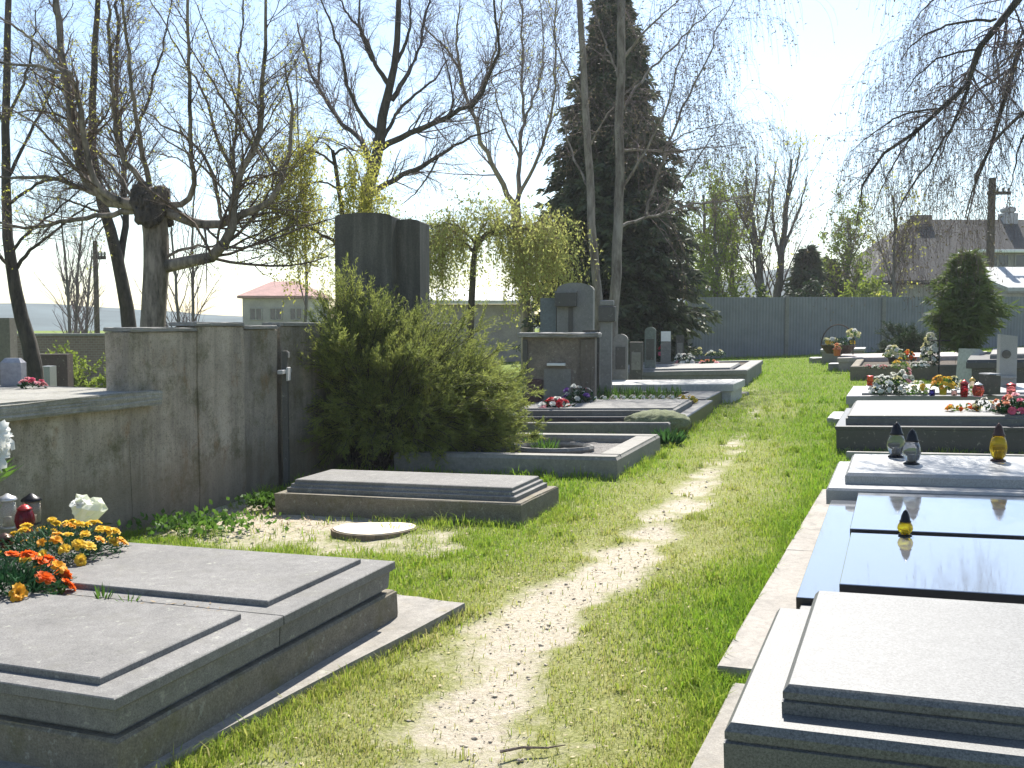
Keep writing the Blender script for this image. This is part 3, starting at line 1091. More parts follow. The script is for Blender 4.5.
# --- dark raised tomb at the right edge
G, R8, W = tomb('dark raised double slab tomb behind the slim stele at the right edge', (966, 360), (972, 352), .55, 3.0)
W = max(W, 1.7)
MB().slab(0, 3, 0, W, [(.08, -.1), (.08, .4), (0, .41), (0, .5), (.02, .55)]).build('base', GRAND, G)
MB().slab(.35, 3, .2, W - .2, [(0, .551), (0, .61), (.02, .63)]).build('ledger', GREYH, G)

# upright stones among the right graves
def upright(name, label, px, py, h0, w, H, dep, mat, yaw=0, cat='headstone', lean=0.0, slant=0.0):
    p = gp(px, py, h0)
    G = thing(name, label, cat, Matrix.Translation(p) @ Matrix.Rotation(yaw, 4, 'Z') @ Matrix.Rotation(lean, 4, 'Y'))
    MB().prism([(-w / 2, 0), (w / 2, 0), (w / 2, H - slant), (-w / 2, H)], -dep / 2, dep / 2).build('stone', mat, G)
    return G


G = upright('stele', 'slim pale stele headstone with a dark oval plaque at the right edge', 1006, 388, .28, .22, .76, .2, GRANL, -.25, slant=.03)
MB().lathe([(.06, 0), (.06, .012), (.05, .016)], 16, (0, 0, 0)).build('plaque', SLATE, G).matrix_local = Matrix.Translation((-.03, -.102, .48)) @ Matrix.Rotation(PI / 2, 4, 'X')
MB().box(-.1, .1, -.16, -.102, .14, .18, .006).build('ledge', GRANL, G)
MB().box(-.2, .2, -.17, .17, -.06, .0, .01).build('plinth', GRANL, G)
G = upright('slanted_headstone', 'white headstone with a slanted face turned to the path, beside the thuja trunk', 968, 386, .0, .16, .66, .42, stone('white_stone', (.62, .61, .58), .12), .5, lean=.12, slant=.05)
MB().box(-.12, .12, -.26, .26, -.08, .02, .01).build('plinth', GREYH, G)
G = upright('block_headstone', 'small dark block stone with a pale slanted top among the candles', 989.5, 394, .30, .17, .26, .2, SLATE, .2, slant=.02)
MB().slab(-.092, .092, -.11, .11, [(0, .2605), (.01, .275)]).build('cap', GRANL, G)

# white cross, iron post
p = gp(882, 351, 0)
G = thing('white_cross', 'thin white metal cross standing in front of the far wall', 'cross', p)
MB().box(-.02, .02, -.02, .02, -.1, .70, .003).build('post', WHITE, G)
MB().box(-.21, -.021, -.015, .015, .50, .535, .003).build('arm', WHITE, G)
MB().box(.021, .21, -.015, .015, .50, .535, .003).build('arm', WHITE, G)
p = gp(938.5, 382, 0)
G = thing('iron_cross', 'thin dark iron cross beside the tall white bouquet', 'cross', p)
MB().tube([(0, 0, -.1), (0, 0, 1.02)], .014, 8).build('post', IRON, G)
MB().tube([(-.2, 0, .78), (.2, 0, .78)], .012, 8).build('arm', IRON, G)

# ================================================================== FLOWERS AND CANDLES
# near left
bouquet('evergreen wreath with yellow roses lying at the head of the grey double tomb', gp(58, 556, .36), .78, .19, 46, ['yellow', 'yellow', 'yellow', 'amber'], .036, dep=.62, leafn=2600, yaw=-.2, cat='wreath', name='flower_wreath')
bouquet('evergreen wreath with orange roses at the left edge on the grey double tomb', gp(4, 590, .36), .62, .16, 14, ['orange', 'orange', 'amber'], .05, dep=.45, leafn=1500, yaw=-.2, cat='wreath', name='flower_wreath')
# white cellophane cone of flowers
p = gp(90, 530, .36)
G = thing('wrapped_flowers', 'white paper wrapped flower bunch leaning behind the yellow rose wreath', 'flowers', p)
wb = MB()
wb.lathe([(.02, 0), (.05, .04), (.085, .08), (.10, .13), (.085, .165), (.05, .17), (.02, .15)], 16)
for v in wb.bm.verts:
    v.co += Vector((random.uniform(-1, 1), random.uniform(-1, 1), random.uniform(-1, 1))) * .016
wb.build('wrapper', leaf('paper_wrap', (.8, .8, .70), (.72, .74, .55), .4, 20), G).matrix_local = Matrix.Translation((-.05, 0, .03)) @ Matrix.Rotation(.35, 4, 'Y')
o = bpy.data.objects.new('flower', flower_kind('white', 'rose')); COL.objects.link(o); o.parent = G
o.matrix_local = Matrix.Translation((-.04, -.05, .16)) @ Matrix.Rotation(.3, 4, 'X') @ Matrix.Scale(.06, 4)
# white lilies in a vase, mostly beyond the left edge
p = gp(-16, 536, .36)
G = thing('lily_vase', 'tall vase of white lilies at the left edge of the grey double tomb', 'flowers', p)
MB().lathe([(.05, 0), (.06, .02), (.045, .10), (.055, .24), (.07, .30), (.06, .30), (.045, .24)], 18).build('vase', plain('vase_grey', (.25, .26, .28), .3), G, True)
rl = random.Random(3)
for k in range(9):
    tx, ty, tz = rl.uniform(-.14, .17), rl.uniform(-.12, .1), rl.uniform(.42, .66)
    if k < 2: tx, ty, tz = (.12, -.05, .63 - .14 * k)
    MB().tube([(0, 0, .2), (tx * .4, ty * .4, tz * .7), (tx, ty, tz)], .005, 5).build('stem', leaf('bright_green', (.12, .22, .03), (.05, .12, .02), .45), G)
    o = bpy.data.objects.new('flower', flower_kind('white', 'lily')); COL.objects.link(o); o.parent = G
    nv = Vector((tx + .05, ty - .12, .12)).normalized()
    o.matrix_local = Matrix.Translation((tx, ty, tz)) @ nv.to_track_quat('Z', 'Y').to_matrix().to_4x4() @ Matrix.Scale(rl.uniform(.075, .10), 4)
n = 46
c = np.stack([rng.uniform(-.06, .1, n), rng.uniform(-.08, .06, n), rng.uniform(.3, .55, n)], 1)
a = nrm(c * np.array([1, 1, 0]) * 6 + rng.normal(0, .4, (n, 3)) + np.array([0, 0, .6])) * rng.uniform(.10, .2, (n, 1))
V, Fq = leaf_quads(c, a, nrm(np.cross(a, rng.normal(0, 1, (n, 3)))) * .014)
nmesh('greenery', V, [Fq], leaf('bright_green', (.12, .22, .03), (.05, .12, .02), .45), G)
lantern('clear glass grave lantern with a grey lid at the left edge behind the orange wreath', gp(8, 528, .36), .055, .22, (.80, .80, .78), 'silver', 'tall', lidh=.2)
lantern('dark red glass grave lantern behind the yellow rose wreath', gp(25, 531, .36), .06, .17, (.30, .01, .03), 'red', 'bulb', lidh=.2)
lantern('clear grave lantern with a flat black lid behind the yellow rose wreath', gp(32, 524, .36), .06, .20, (.55, .5, .45), 'black', 'tall', lidh=.25)
lantern('small dark brown grave lantern between the two wreaths at the left edge', gp(5, 556, .36), .045, .13, (.12, .04, .02), 'brown', 'tall', lidh=.25)

# left row flowers
bouquet('red and white flowers at the head of the moss covered grave beside the juniper', gp(557, 414, .2), .50, .22, 18, ['red', 'pink', 'white', 'rose'], .06, greens='dark', leafn=200)
bouquet('small yellow flowers beside the red ones on the moss covered grave', gp(575, 415, .2), .12, .1, 4, ['yellow'], .035, greens='bright', leafn=50)
bouquet('purple and white heather bunch at the head of the pansy ledger', gp(579, 402, .3), .5, .22, 14, ['rose', 'white', 'white', 'violet'], .05, greens='dark', leafn=300)
rp = random.Random(8)
for i in range(15):
    x = -2.25 + i * .145
    colr = 'yellow' if i > 12 else 'white'
    w = M5 @ Vector((x, W5 * .8 + rp.uniform(-.05, .05), .225))
    bouquet('white pansy plant in the row along the dark raised ledger' if colr == 'white' else 'yellow pansy plant at the path end of the white pansy row', w, .16, .09, 4, [colr], .036, kind='daisy', greens='bright', leafn=40, name='pansy_plant', cat='pansy', group='pansies along the dark ledger')
for nm, px, py, w, h, n, cols, lb in (('a', 685, 364, .50, .24, 20, ['white', 'rose', 'white'], 'heap of white and pink flowers at the head of the farthest left grave'),
                                      ('b', 662, 362, .22, .40, 7, ['red', 'pink'], 'tall red flowers beside the white square headstone'),
                                      ('c', 708, 365, .45, .10, 9, ['peach', 'rose'], 'low peach coloured flowers on the farthest left grave'),
                                      ('d', 716, 356, .5, .16, 10, ['cream', 'white'], 'cream flowers behind the farthest left grave, near the wall'),
                                      ('e', 698, 355, .25, .2, 5, ['cream'], 'pale yellow bunch behind the heap of white and pink flowers')):
    bouquet(lb, gp(px, py, .3), w, h, n, cols, .055, leafn=160, greens='dark')

# right row
bouquet('orange and yellow flowers lying in a row on the dark stepped tomb', gp(962, 411, .385), .40, .07, 14, ['amber', 'orange', 'yellow'], .03, dep=.16, leafn=60, greens='bright')
bouquet('white flowers between the orange row and the pink bouquet on the dark stepped tomb', gp(984, 411, .385), .26, .12, 8, ['white', 'cream'], .035, leafn=80, greens='dark')
bouquet('pink and coral bouquet over dark greenery at the right edge of the dark stepped tomb', gp(1016, 413, .385), .46, .19, 18, ['pink', 'peach', 'rose'], .045, leafn=500, greens='dark')
S5 = .30
bouquet('big mound of small white daisies in a dark green bed on the crowded slab', gp(889, 394, S5), .55, .27, 34, ['white', 'white', 'cream'], .038, kind='daisy', greens='dark', leafn=700)
bouquet('white and pink roses behind the mound of daisies', gp(905, 383, S5), .26, .24, 9, ['white', 'rose', 'white'], .05, leafn=120, greens='dark')
bouquet('yellow and white daisies right of the big white mound', gp(918, 394, S5), .28, .19, 13, ['cream', 'white', 'yellow'], .036, kind='daisy', greens='bright', leafn=160)
bouquet('golden chrysanthemums in a yellow pot', gp(943, 395, S5), .30, .17, 14, ['yellow', 'amber'], .045, kind='daisy', pot=((.55, .40, .03), .055, .10), greens='bright', leafn=120)
bouquet('white flowers behind the golden chrysanthemums', gp(954, 390, S5), .22, .2, 7, ['cream', 'white'], .04, leafn=80, greens='dark')
lantern('orange red cup candle at the path end of the crowded slab', gp(870, 386, S5), .05, .15, (.70, .12, .03), 'red', 'tall', lidh=.06)
lantern('small violet blue candle beside the yellow pot', gp(932, 396, S5), .04, .09, (.05, .04, .30), 'black', 'tall', lidh=.1)
lantern('small pale pink candle right of the yellow pot', gp(954, 396, S5), .038, .09, (.85, .5, .45), 'silver', 'tall', lidh=.15)
lantern('tall dark red grave lantern left of the slanted white flowers', gp(964, 397, S5), .05, .22, (.40, .01, .02), 'red', 'tall', lidh=.25)
lantern('broad red glass lantern with a clear top in front of the dark block stone', gp(978, 397, S5), .075, .19, (.75, .12, .08), 'silver', 'bulb', lidh=.2)
lantern('pink glass candle in front of the slim stele', gp(1011, 396, S5), .06, .17, (.85, .22, .22), 'red', 'tall', lidh=.2)
lantern('slim gold topped candle behind the broad red lantern', gp(972, 392, S5), .04, .2, (.6, .5, .35), 'gold', 'tall', lidh=.25)
bouquet('white lily bunch leaning over the broad red lantern', gp(972, 394, S5), .14, .16, 4, ['white'], .04, kind='lily', leafn=40, greens='bright')
B6 = .25
bouquet('pale yellow green chrysanthemum bush in a dark pot', gp(894, 364, B6), .44, .26, 22, ['cream', 'white'], .05, kind='daisy', pot=((.03, .03, .03), .13, .14), greens='bright', leafn=300)
bouquet('orange and yellow bouquet between the pale bush and the white blooms', gp(908, 361, B6), .32, .22, 12, ['orange', 'amber'], .05, leafn=150, greens='dark')
bouquet('low cream and yellow flowers in front of the orange bouquet', gp(900, 368, B6), .36, .16, 12, ['cream', 'yellow'], .045, leafn=120, greens='bright')
bouquet('low white flowers along the mossy brown kerb', gp(920, 368, B6), .42, .13, 12, ['white'], .045, leafn=120, greens='dark')
bouquet('tall upright white gladiolus bouquet beside the iron cross', gp(930, 366, B6), .36, .62, 34, ['white', 'white', 'cream'], .055, leafn=400, greens='dark')
bouquet('magenta flower bunch hung on the iron cross', gp(940, 350, .25) + Vector((0, -.1, .12)), .2, .16, 7, ['pink'], .055, leafn=40, greens='dark')
for px, cs, lb in ((868, ['rose'], 'tiny pink flower plant at the corner of the mossy brown kerb'), (876, ['white'], 'tiny white flower plant on the mossy kerbed bed'), (884, ['rose'], 'tiny rose plant left of the pale yellow green bush')):
    bouquet(lb, gp(px, 368.5, B6), .16, .07, 4, cs, .035, leafn=30, greens='dark')
# arched basket
p = gp(838, 353.5, .36)
G = thing('flower_basket', 'arched wicker flower basket with yellow and white blooms on the farthest pedestal', 'basket', p)
MB().tube([(.40 * math.cos(q * PI / 16), 0, .18 + .50 * math.sin(q * PI / 16)) for q in range(17)], .014, 6).build('handle', RUST, G)
MB().lathe([(.26, 0), (.36, .12), (.40, .2), (.37, .2), (.3, .1)], 20).build('bowl', RUST, G)
rb = random.Random(5)
for k in range(12):
    o = bpy.data.objects.new('flower', flower_kind(rb.choice(['white', 'cream', 'yellow']), 'daisy')); COL.objects.link(o); o.parent = G
    o.matrix_local = Matrix.Translation((rb.uniform(-.32, .32), rb.uniform(-.2, .1), rb.uniform(.2, .34))) @ Matrix.Rotation(rb.uniform(.2, 1), 4, 'X') @ Matrix.Scale(.07, 4)
c = rng.uniform((-.34, -.25, .15), (.34, .25, .32), (150, 3)); a = nrm(rng.normal(0, 1, (150, 3)) + np.array([0, 0, .8])) * .12
V, Fq = leaf_quads(c, a, nrm(np.cross(a, rng.normal(0, 1, (150, 3)))) * .02)
nmesh('greenery', V, [Fq], leaf('dark_green', (.025, .07, .02), (.012, .04, .015), .25), G)
bouquet('terracotta pot in front of the arched basket', gp(837, 356, .36), .14, .1, 3, ['peach'], .05, pot=((.45, .12, .05), .09, .16), leafn=30, greens='bright')
bouquet('white flowers on a thin stand right of the arched basket', gp(853, 354, .36) + Vector((0, 0, .38)), .34, .18, 10, ['white', 'cream'], .06, leafn=60, greens='bright', z0=0)
p = gp(853, 354, .36)
st = MB().tube([(0, 0, -.02), (0, 0, .40)], .012, 6).build('flower_stand', IRON)
st.matrix_world = Matrix.Translation(p)
tagit(st, 'thin dark stand holding white flowers right of the arched basket', 'stand')

# lanterns on the polished and whitish tombs
lantern('yellow glass lantern with a pointed black lid alone on the polished black tomb', gp(905, 535, .36), .040, .135, (.85, .62, .02), 'black', lidh=.48)
HL = .435
lantern('clear lantern with a black lid on the whitish tomb, rear one of the pair', gp(896, 457, HL), .066, .26, (.30, .31, .33), 'black', lidh=.36)
lantern('clear lantern with a black lid on the whitish tomb, front one of the pair', gp(911.5, 464, HL), .062, .25, (.36, .37, .39), 'black', lidh=.36)
lantern('amber glass lantern with a dark lid on the right of the whitish tomb', gp(998, 461, HL), .058, .27, (.62, .40, .02), 'brown', lidh=.34)

# ================================================================== BACKDROP: wall, houses, poles
YW = 30.6
t = NT('painted_concrete_fence')
wv = t.n('ShaderNodeTexWave'); wv.wave_type = 'BANDS'; wv.bands_direction = 'X'
wv.inputs['Scale'].default_value = 3.4; wv.inputs['Distortion'].default_value = .4
t.L(t.tc, wv.inputs['Vector'])
c0 = t.ramp(t.noise(1.6, 6, .7), [(.3, (.17, .18, .20)), (.7, (.235, .245, .265))])
c1 = t.mix(.35, c0, t.ramp(wv.outputs['Color'], [(.2, .55), (.5, 1.0)]), 'MULTIPLY')
t.col(c1); t.rough(.8); t.bump(wv.outputs['Color'], .4, .02)
FENCE = t.m
x0 = pd(690, 300, YW).x
G = thing('boundary_wall', 'long blue grey ribbed boundary wall closing the far end of the path', 'wall', (Vector((x0, YW, 0))))
ztop = pd(700, 297, YW).z
x = 0.0
while x < 22:
    zb = zg(x0 + x, YW)
    w = 2.95
    MB().box(x + .06, x + w - .06, -.04, .04, zb - .3, ztop + .01 * ((x * 7) % 2 - 1), .005).build('wall_panel', FENCE, G)
    MB().box(x - .055, x + .055, -.08, .06, zb - .3, ztop + .05, .01).build('post', GREYH, G)
    x += w
foot(Matrix.Translation((x0, YW, 0)), 0, 30, -.1, 30)

ROOFG = stone('grey_roof', (.055, .053, .051), .3, (.10, .09, .08), .4, .9, 8, .2, .25)
RENDER = stone('house_render', (.36, .34, .31), .1, (.2, .18, .15), .3, .9, 20, .1)
ROOFR = stone('red_tiles', (.40, .23, .20), .15, (.3, .12, .09), .3, .9, 10, .2)
GLASS = plain('window_glass', (.05, .06, .07), .08, .1)


def quad_roof(G, c, nm, mat):
    """roof plane slab from 4 corners (world), 12 cm thick"""
    bm = MB()
    vs = [bm.bm.verts.new(v) for v in c]
    up = [bm.bm.verts.new(Vector(v) + Vector((0, 0, .12))) for v in c]
    bm.bm.faces.new(vs); bm.bm.faces.new(up)
    for i in range(4):
        j = (i + 1) % 4
        bm.bm.faces.new((vs[i], vs[j], up[j], up[i]))
    return bm.build(nm, mat, G)


def window(G, cx, cz, w, h, y, panes=2):
    f = MB()
    f.box(cx - w / 2, cx + w / 2, y - .06, y, cz - h / 2 - .05, cz - h / 2, .005)
    f.box(cx - w / 2, cx + w / 2, y - .06, y, cz + h / 2, cz + h / 2 + .05, .005)
    for k in range(panes + 1):
        xx = cx - w / 2 + k * w / panes
        f.box(xx - .03, xx + .03, y - .06, y, cz - h / 2 + .001, cz + h / 2 - .001, .005)
    fo = f.build('window', RENDER, G)
    MB().box(cx - w / 2 + .03, cx + w / 2 - .03, y - .03, y - .015, cz - h / 2, cz + h / 2, .002).build('pane', GLASS, fo)


# grey roofed house on the right
D = 46
O = Vector((pd(950, 300, D).x, D, zg(18, 48)))
G = thing('grey_house', 'grey hip roofed house with a chimney behind the boundary wall', 'house', O)
zr = pd(950, 222, D + 4).z - O.z
ze = pd(950, 283, D).z - O.z
xa, xr = pd(868, 283, D).x - O.x, pd(909, 222, D + 4).x - O.x
MB().box(xa + .4, 9.5, .4, 8, -.5, ze - .05, .02).build('wall', RENDER, G)
quad_roof(G, [(xa, 0, ze), (10, 0, ze), (10, 4, zr), (xr, 4, zr)], 'roof', ROOFG)
quad_roof(G, [(xa, 8.4, ze), (10, 8.4, ze), (10, 4.02, zr), (xr, 4.02, zr)], 'roof', ROOFG)
bm = MB()
vs = [bm.bm.verts.new(v) for v in ((xa, 0, ze), (xa, 8.4, ze), (xr, 4, zr), (xa, 0, ze + .12), (xa, 8.4, ze + .12), (xr, 4.01, zr + .12))]
for q in ((0, 1, 2), (3, 4, 5)): bm.bm.faces.new([vs[i] for i in q])
for a, b in ((0, 1), (1, 2), (2, 0)): bm.bm.faces.new((vs[a], vs[b], vs[b + 3], vs[a + 3]))
bm.build('roof', ROOFG, G)
cx = pd(1008, 215, D + 4).x - O.x
MB().box(cx - .35, cx + .35, 3.7, 4.3, zr - .3, zr + .42, .02).box(cx - .28, cx + .28, 3.75, 4.25, zr + .421, zr + .75, .1).build('chimney', stone('chimney_render', (.35, .36, .38), .2), G)
cx = pd(921, 222, D + 4).x - O.x
MB().box(cx - .42, cx + .42, 3.7, 4.3, zr - .3, zr + .32, .02).build('chimney', stone('chimney_brick', (.26, .20, .17), .2), G)
# dormer with window band
xd0, xd1 = pd(984, 250, D - .6).x - O.x, 10.0
zd0, zd1 = pd(984, 269, D - .6).z - O.z, pd(984, 250, D - .6).z - O.z
dm = MB().box(xd0, xd1, .2, 4.2, zd0, zd1 - .08, .02).build('dormer', RENDER, G)
MB().box(xd0 - .15, xd1, -.1, 4, zd1 - .078, zd1 + .06, .02).build('dormer_roof', WHITE, G)
for k in range(3):
    window(G, xd0 + 1.0 + k * 1.3, (zd0 + zd1) / 2, 1.0, (zd1 - zd0) * .6, .19)

# shed with pale sloping roof
D = 34
O = Vector((pd(1012, 300, D).x, D, zg(17, 34)))
G = thing('garden_shed', 'shed with a pale metal lean-to roof just beyond the boundary wall', 'shed', O)
z1, z2 = pd(1010, 291, D).z - O.z, pd(1010, 270, D + 2.4).z - O.z
MB().box(-.05, 4, .3, 2.3, -.3, z1 - .06, .02).build('wall', RENDER, G)
quad_roof(G, [(-.15, 0, z1), (4.2, 0, z1), (4.2, 2.6, z2), (-.75, 2.6, z2)], 'roof', stone('pale_roof', (.45, .46, .45), .1))

# red roofed house on the left
D = 52
O = Vector((pd(268, 300, D).x, D, zg(-13, 48) - 1))
G = thing('red_roof_house', 'small pale house with a faded red hipped roof beyond the tall concrete wall', 'house', O)
xa, xb = pd(237, 300, D).x - O.x, pd(312, 300, D).x - O.x
ze, zr = pd(268, 298, D).z - O.z, pd(268, 283.5, D + 3).z - O.z
MB().box(xa + .2, xb - .2, .3, 6, -1, ze, .02).build('wall', stone('pale_render', (.44, .40, .37), .1, (.3, .28, .24), .3, .9, 20, .1), G)
xm0, xm1 = xa + 1.1, xb - 1.3
quad_roof(G, [(xa, 0, ze), (xb, 0, ze), (xm1, 3, zr), (xm0, 3, zr)], 'roof', ROOFR)
quad_roof(G, [(xa, 6.3, ze), (xb, 6.3, ze), (xm1, 3.02, zr), (xm0, 3.02, zr)], 'roof', ROOFR)
quad_roof(G, [(xa, 0, ze - .01), (xa, 6.3, ze - .01), (xm0, 3.03, zr - .01), (xm0, 2.97, zr - .01)], 'roof', ROOFR)
quad_roof(G, [(xb, 0, ze - .01), (xb, 6.3, ze - .01), (xm1, 3.03, zr - .01), (xm1, 2.97, zr - .01)], 'roof', ROOFR)
for k in range(3):
    window(G, xa + .9 + k * 1.05, pd(268, 314, D).z - O.z, .62, .55, .29)

# white roofed hall
D = 33
O = Vector((pd(482, 310, D).x, D, zg(-1, 33)))
G = thing('white_roof_hall', 'long grey outbuilding with a bright white roof behind the weeping yellow tree', 'building', O)
xa, xb = pd(424, 300, D).x - O.x, pd(538, 300, D).x - O.x
ze, zr = pd(480, 304, D).z - O.z, pd(480, 290.5, D + 4).z - O.z
MB().box(xa + .1, xb - .1, .3, 4, -.5, ze, .02).build('wall', stone('pinkish_render', (.42, .37, .35), .15, (.25, .22, .2), .3, .9, 20, .1), G)
quad_roof(G, [(xa, 0, ze), (xb, 0, ze), (xb, 4.4, zr), (xa, 4.4, zr)], 'roof', stone('white_roof', (.72, .71, .67), .06, (.5, .5, .45), .2, .8, 12, .1))

# poles
def pole(label, px, y0, y1, D, r, arm=None):
    a, b = pd(px, y1, D), pd(px, y0, D)
    z0 = zg(a.x, a.y) - .2
    G = thing('utility_pole', label, 'pole', Vector((a.x, a.y, z0)))
    H = b.z - z0
    MB().tube([(0, 0, 0), (0, 0, H)], [r, r * .8], 10).build('post', BARKM, G)
    if arm:
        MB().box(-arm * .25, arm, -.05, .05, H - .62, H - .5, .01).build('crossarm', BARKD, G)
        for k in (.3, .6, .9):
            MB().lathe([(.03, 0), (.05, .04), (.04, .12), (.02, .14)], 8, (arm * k, 0, H - .499)).build('insulator', GREYH, G)


pole('dark utility pole with a short arm rising in front of the grey house', 989, 178, 300, 38, .16, .7)
pole('thin distant utility pole among bare saplings at the far left', 97.5, 241, 345, 34, .1, .35)

# things behind the vault
def bgstone(name, label, px0, px1, yt, D, mat, cat):
    return mono(name, label, px0, px1, yt, D, .25, mat, cat=cat, yaw=0)


bgstone('headstone', 'weathered headstone cut by the left edge behind the vault roof', -14, 13, 318, 17, stone('brownish_stone', (.20, .18, .15), .3), 'headstone')
G = thing('brick_wall', 'long low brown brick wall far behind the vault roof', 'wall', Vector((pd(72, 340, 26).x, 26, 0)))
t = NT('brown_brick')
bk = t.n('ShaderNodeTexBrick')
bk.inputs['Color1'].default_value = (.17, .12, .09, 1); bk.inputs['Color2'].default_value = (.21, .15, .11, 1); bk.inputs['Mortar'].default_value = (.25, .23, .2, 1)
bk.inputs['Scale'].default_value = 4
mp = t.n('ShaderNodeMapping'); mp.inputs['Rotation'].default_value = (PI / 2, 0, 0)
t.L(t.tc, mp.inputs['Vector']); t.L(mp.outputs[0], bk.inputs['Vector'])
t.col(bk.outputs['Color']); t.rough(.95)
zt = pd(72, 336, 26).z
MB().box(-6, 7.2, -.15, .15, -1.2, zt, .01).build('wall_body', t.m, G)
MB().box(-6.05, 7.25, -.2, .2, zt + .002, zt + .07, .01).build('coping', GREYH, G)
bgstone('headstone', 'long dark low headstone beyond the vault roof, in front of the brick wall', 36, 70, 354, 19, stone('dark_red_stone', (.10, .065, .06), .3), 'headstone')
bgstone('headstone', 'small white headstone beyond the vault roof left of the twin trunk tree', 44, 53, 366, 17, GRANL, 'headstone')

# ================================================================== TREES
T = dict
LV = lambda n, lenf, ang, wander, trop, rr, K=6, **k: dict(n=n, lenf=lenf, ang=ang, wander=wander, trop=trop, rr=rr, K=K, **k)
SPR = leaf('spring_leaf', (.26, .32, .05), (.16, .22, .03), .5)
SPR2 = leaf('young_birch_leaf', (.52, .50, .11), (.36, .37, .07), .55)

# pollarded tree
tree('pollarded_tree', 'old pollarded tree with a burled knob and long pale shoots behind the tall concrete wall', [
    ([(152, 338), (154, 300), (157, 262), (155, 225), (153, 205)], 13, 13),
    ([(158, 268), (185, 262), (207, 256), (231, 243), (234, 215), (233, 193), (246, 170), (257, 150), (261, 110), (265, 50), (266, -20)], 10, 1.8),
    ([(165, 212), (191, 221), (222, 226), (246, 211), (273, 200), (284, 171), (296, 140), (290, 100), (284, 60)], 8, 1),
    ([(170, 205), (183, 205), (196, 192), (192, 170), (190, 120), (189, 60), (188, -10)], 5, 2),
    ([(150, 190), (147, 172), (140, 140), (134, 108), (128, 45), (121, -10)], 4.5, 1.8),
    ([(148, 190), (130, 168), (117, 148), (111, 70), (108, 0)], 5, 2),
    ([(140, 208), (104, 200), (80, 172), (72, 120), (66, 80), (59, 30), (55, -10)], 9, 4),
    ([(140, 205), (100, 195), (88, 165), (78, 92), (72, 73), (38, 67), (-5, 62)], 6, 1.5),
    ([(72, 74), (54, 66), (40, 44), (0, 17)], 3, 1.3),
    ([(140, 210), (86, 217), (34, 229), (-10, 222)], 4.5, 1.5),
    ([(103, 197), (51, 176), (17, 178), (-10, 177)], 4, 1.3),
    ([(224, 224), (212, 168), (191, 138), (163, 126), (120, 90)], 3, .8),
    ([(240, 186), (219, 143), (205, 95), (185, 60), (147, -6)], 3, .8),
    ([(234, 195), (233, 160), (238, 100), (243, 0)], 3, 1.2),
    ([(263, 160), (236, 120), (205, 68), (170, 20)], 2.5, .7),
    ([(283, 175), (262, 150), (240, 110), (218, 55), (196, 5)], 2, .7),
    ([(146, 215), (110, 160), (70, 130), (20, 100)], 3, .8),
    ([(100, 198), (60, 150), (30, 118), (0, 105)], 3, .8),
    ([(158, 262), (190, 245), (215, 248), (250, 226), (262, 205)], 2.5, .8)],
    12.2, [LV(420, .34, (.4, 1.1), .16, .05, .5, 7, lmin=.4), LV(2800, .42, (.4, 1.0), .16, .04, .6, 6, lmin=.2), LV(8000, .5, (.4, 1.0), .15, .0, .7, 4, lmin=.12)],
    bark('pollard_bark', (.27, .225, .19), (.035, .03, .024), 9), TWIG, SPR2, T(n=5000, size=(.018, .042), hang=.3, width=.55, spread=.006), lean=.35, jit=.08)
# burl
from mathutils import noise as mnoise
bo = MB()
bmesh.ops.create_icosphere(bo.bm, subdivisions=5, radius=1)
rb = random.Random(5)
lumps = [Vector((rb.uniform(-1, 1), rb.uniform(-1, 1), rb.uniform(-1, 1))).normalized() for _ in range(34)]
for v in bo.bm.verts:
    n_ = v.co.normalized()
    q = sum(max(0, n_.dot(l) - .86) * 1.2 for l in lumps) + .22 * mnoise.turbulence(n_ * 2.6, 4, True)
    v.co = Vector((n_.x * .20, n_.y * .20, n_.z * .26)) * (.78 + q) + Vector((rb.uniform(-1, 1), rb.uniform(-1, 1), rb.uniform(-1, 1))) * .012
pol = [o for o in bpy.data.objects if o.name == 'pollarded_tree'][0]
bu = bo.build('burl', bark('knob_bark', (.10, .08, .065), (.025, .02, .017), 8), pol, True)
bu.matrix_local = Matrix.Translation(pd(152, 206, 12.15) - pol.location)
# leaning dark tree at the far left
tree('dark_leaning_tree', 'dark leaning tree at the far left behind the vault roof', [
    ([(35, 378), (30, 345), (26, 325), (14, 286), (10, 252), (6, 200), (6, 100), (10, -10)], 9, 3),
    ([(17, 268), (30, 250), (45, 240), (75, 215), (112, 188)], 3, .8),
    ([(12, 252), (32, 228), (55, 212), (80, 190)], 2.5, .8),
    ([(8, 205), (36, 183), (60, 178), (95, 160)], 2.5, .8),
    ([(12, 268), (-5, 252), (-30, 240)], 3, 1),
    ([(6, 180), (25, 140), (50, 100), (62, 40)], 3, .8),
    ([(6, 130), (-10, 90), (-20, 30)], 3, .8),
    ([(7, 120), (30, 70), (36, 10)], 2.5, .8)],
    14.0, [LV(130, .35, (.4, 1.1), .15, .05, .5, 6, lmin=.5), LV(1300, .45, (.4, 1.0), .15, .02, .6, 5, lmin=.25), LV(3200, .5, (.4, 1.0), .15, .0, .7, 4, lmin=.12)],
    BARKD, TWIG, SPR2, T(n=300, size=(.03, .06), hang=.3, width=.5), lean=.4)
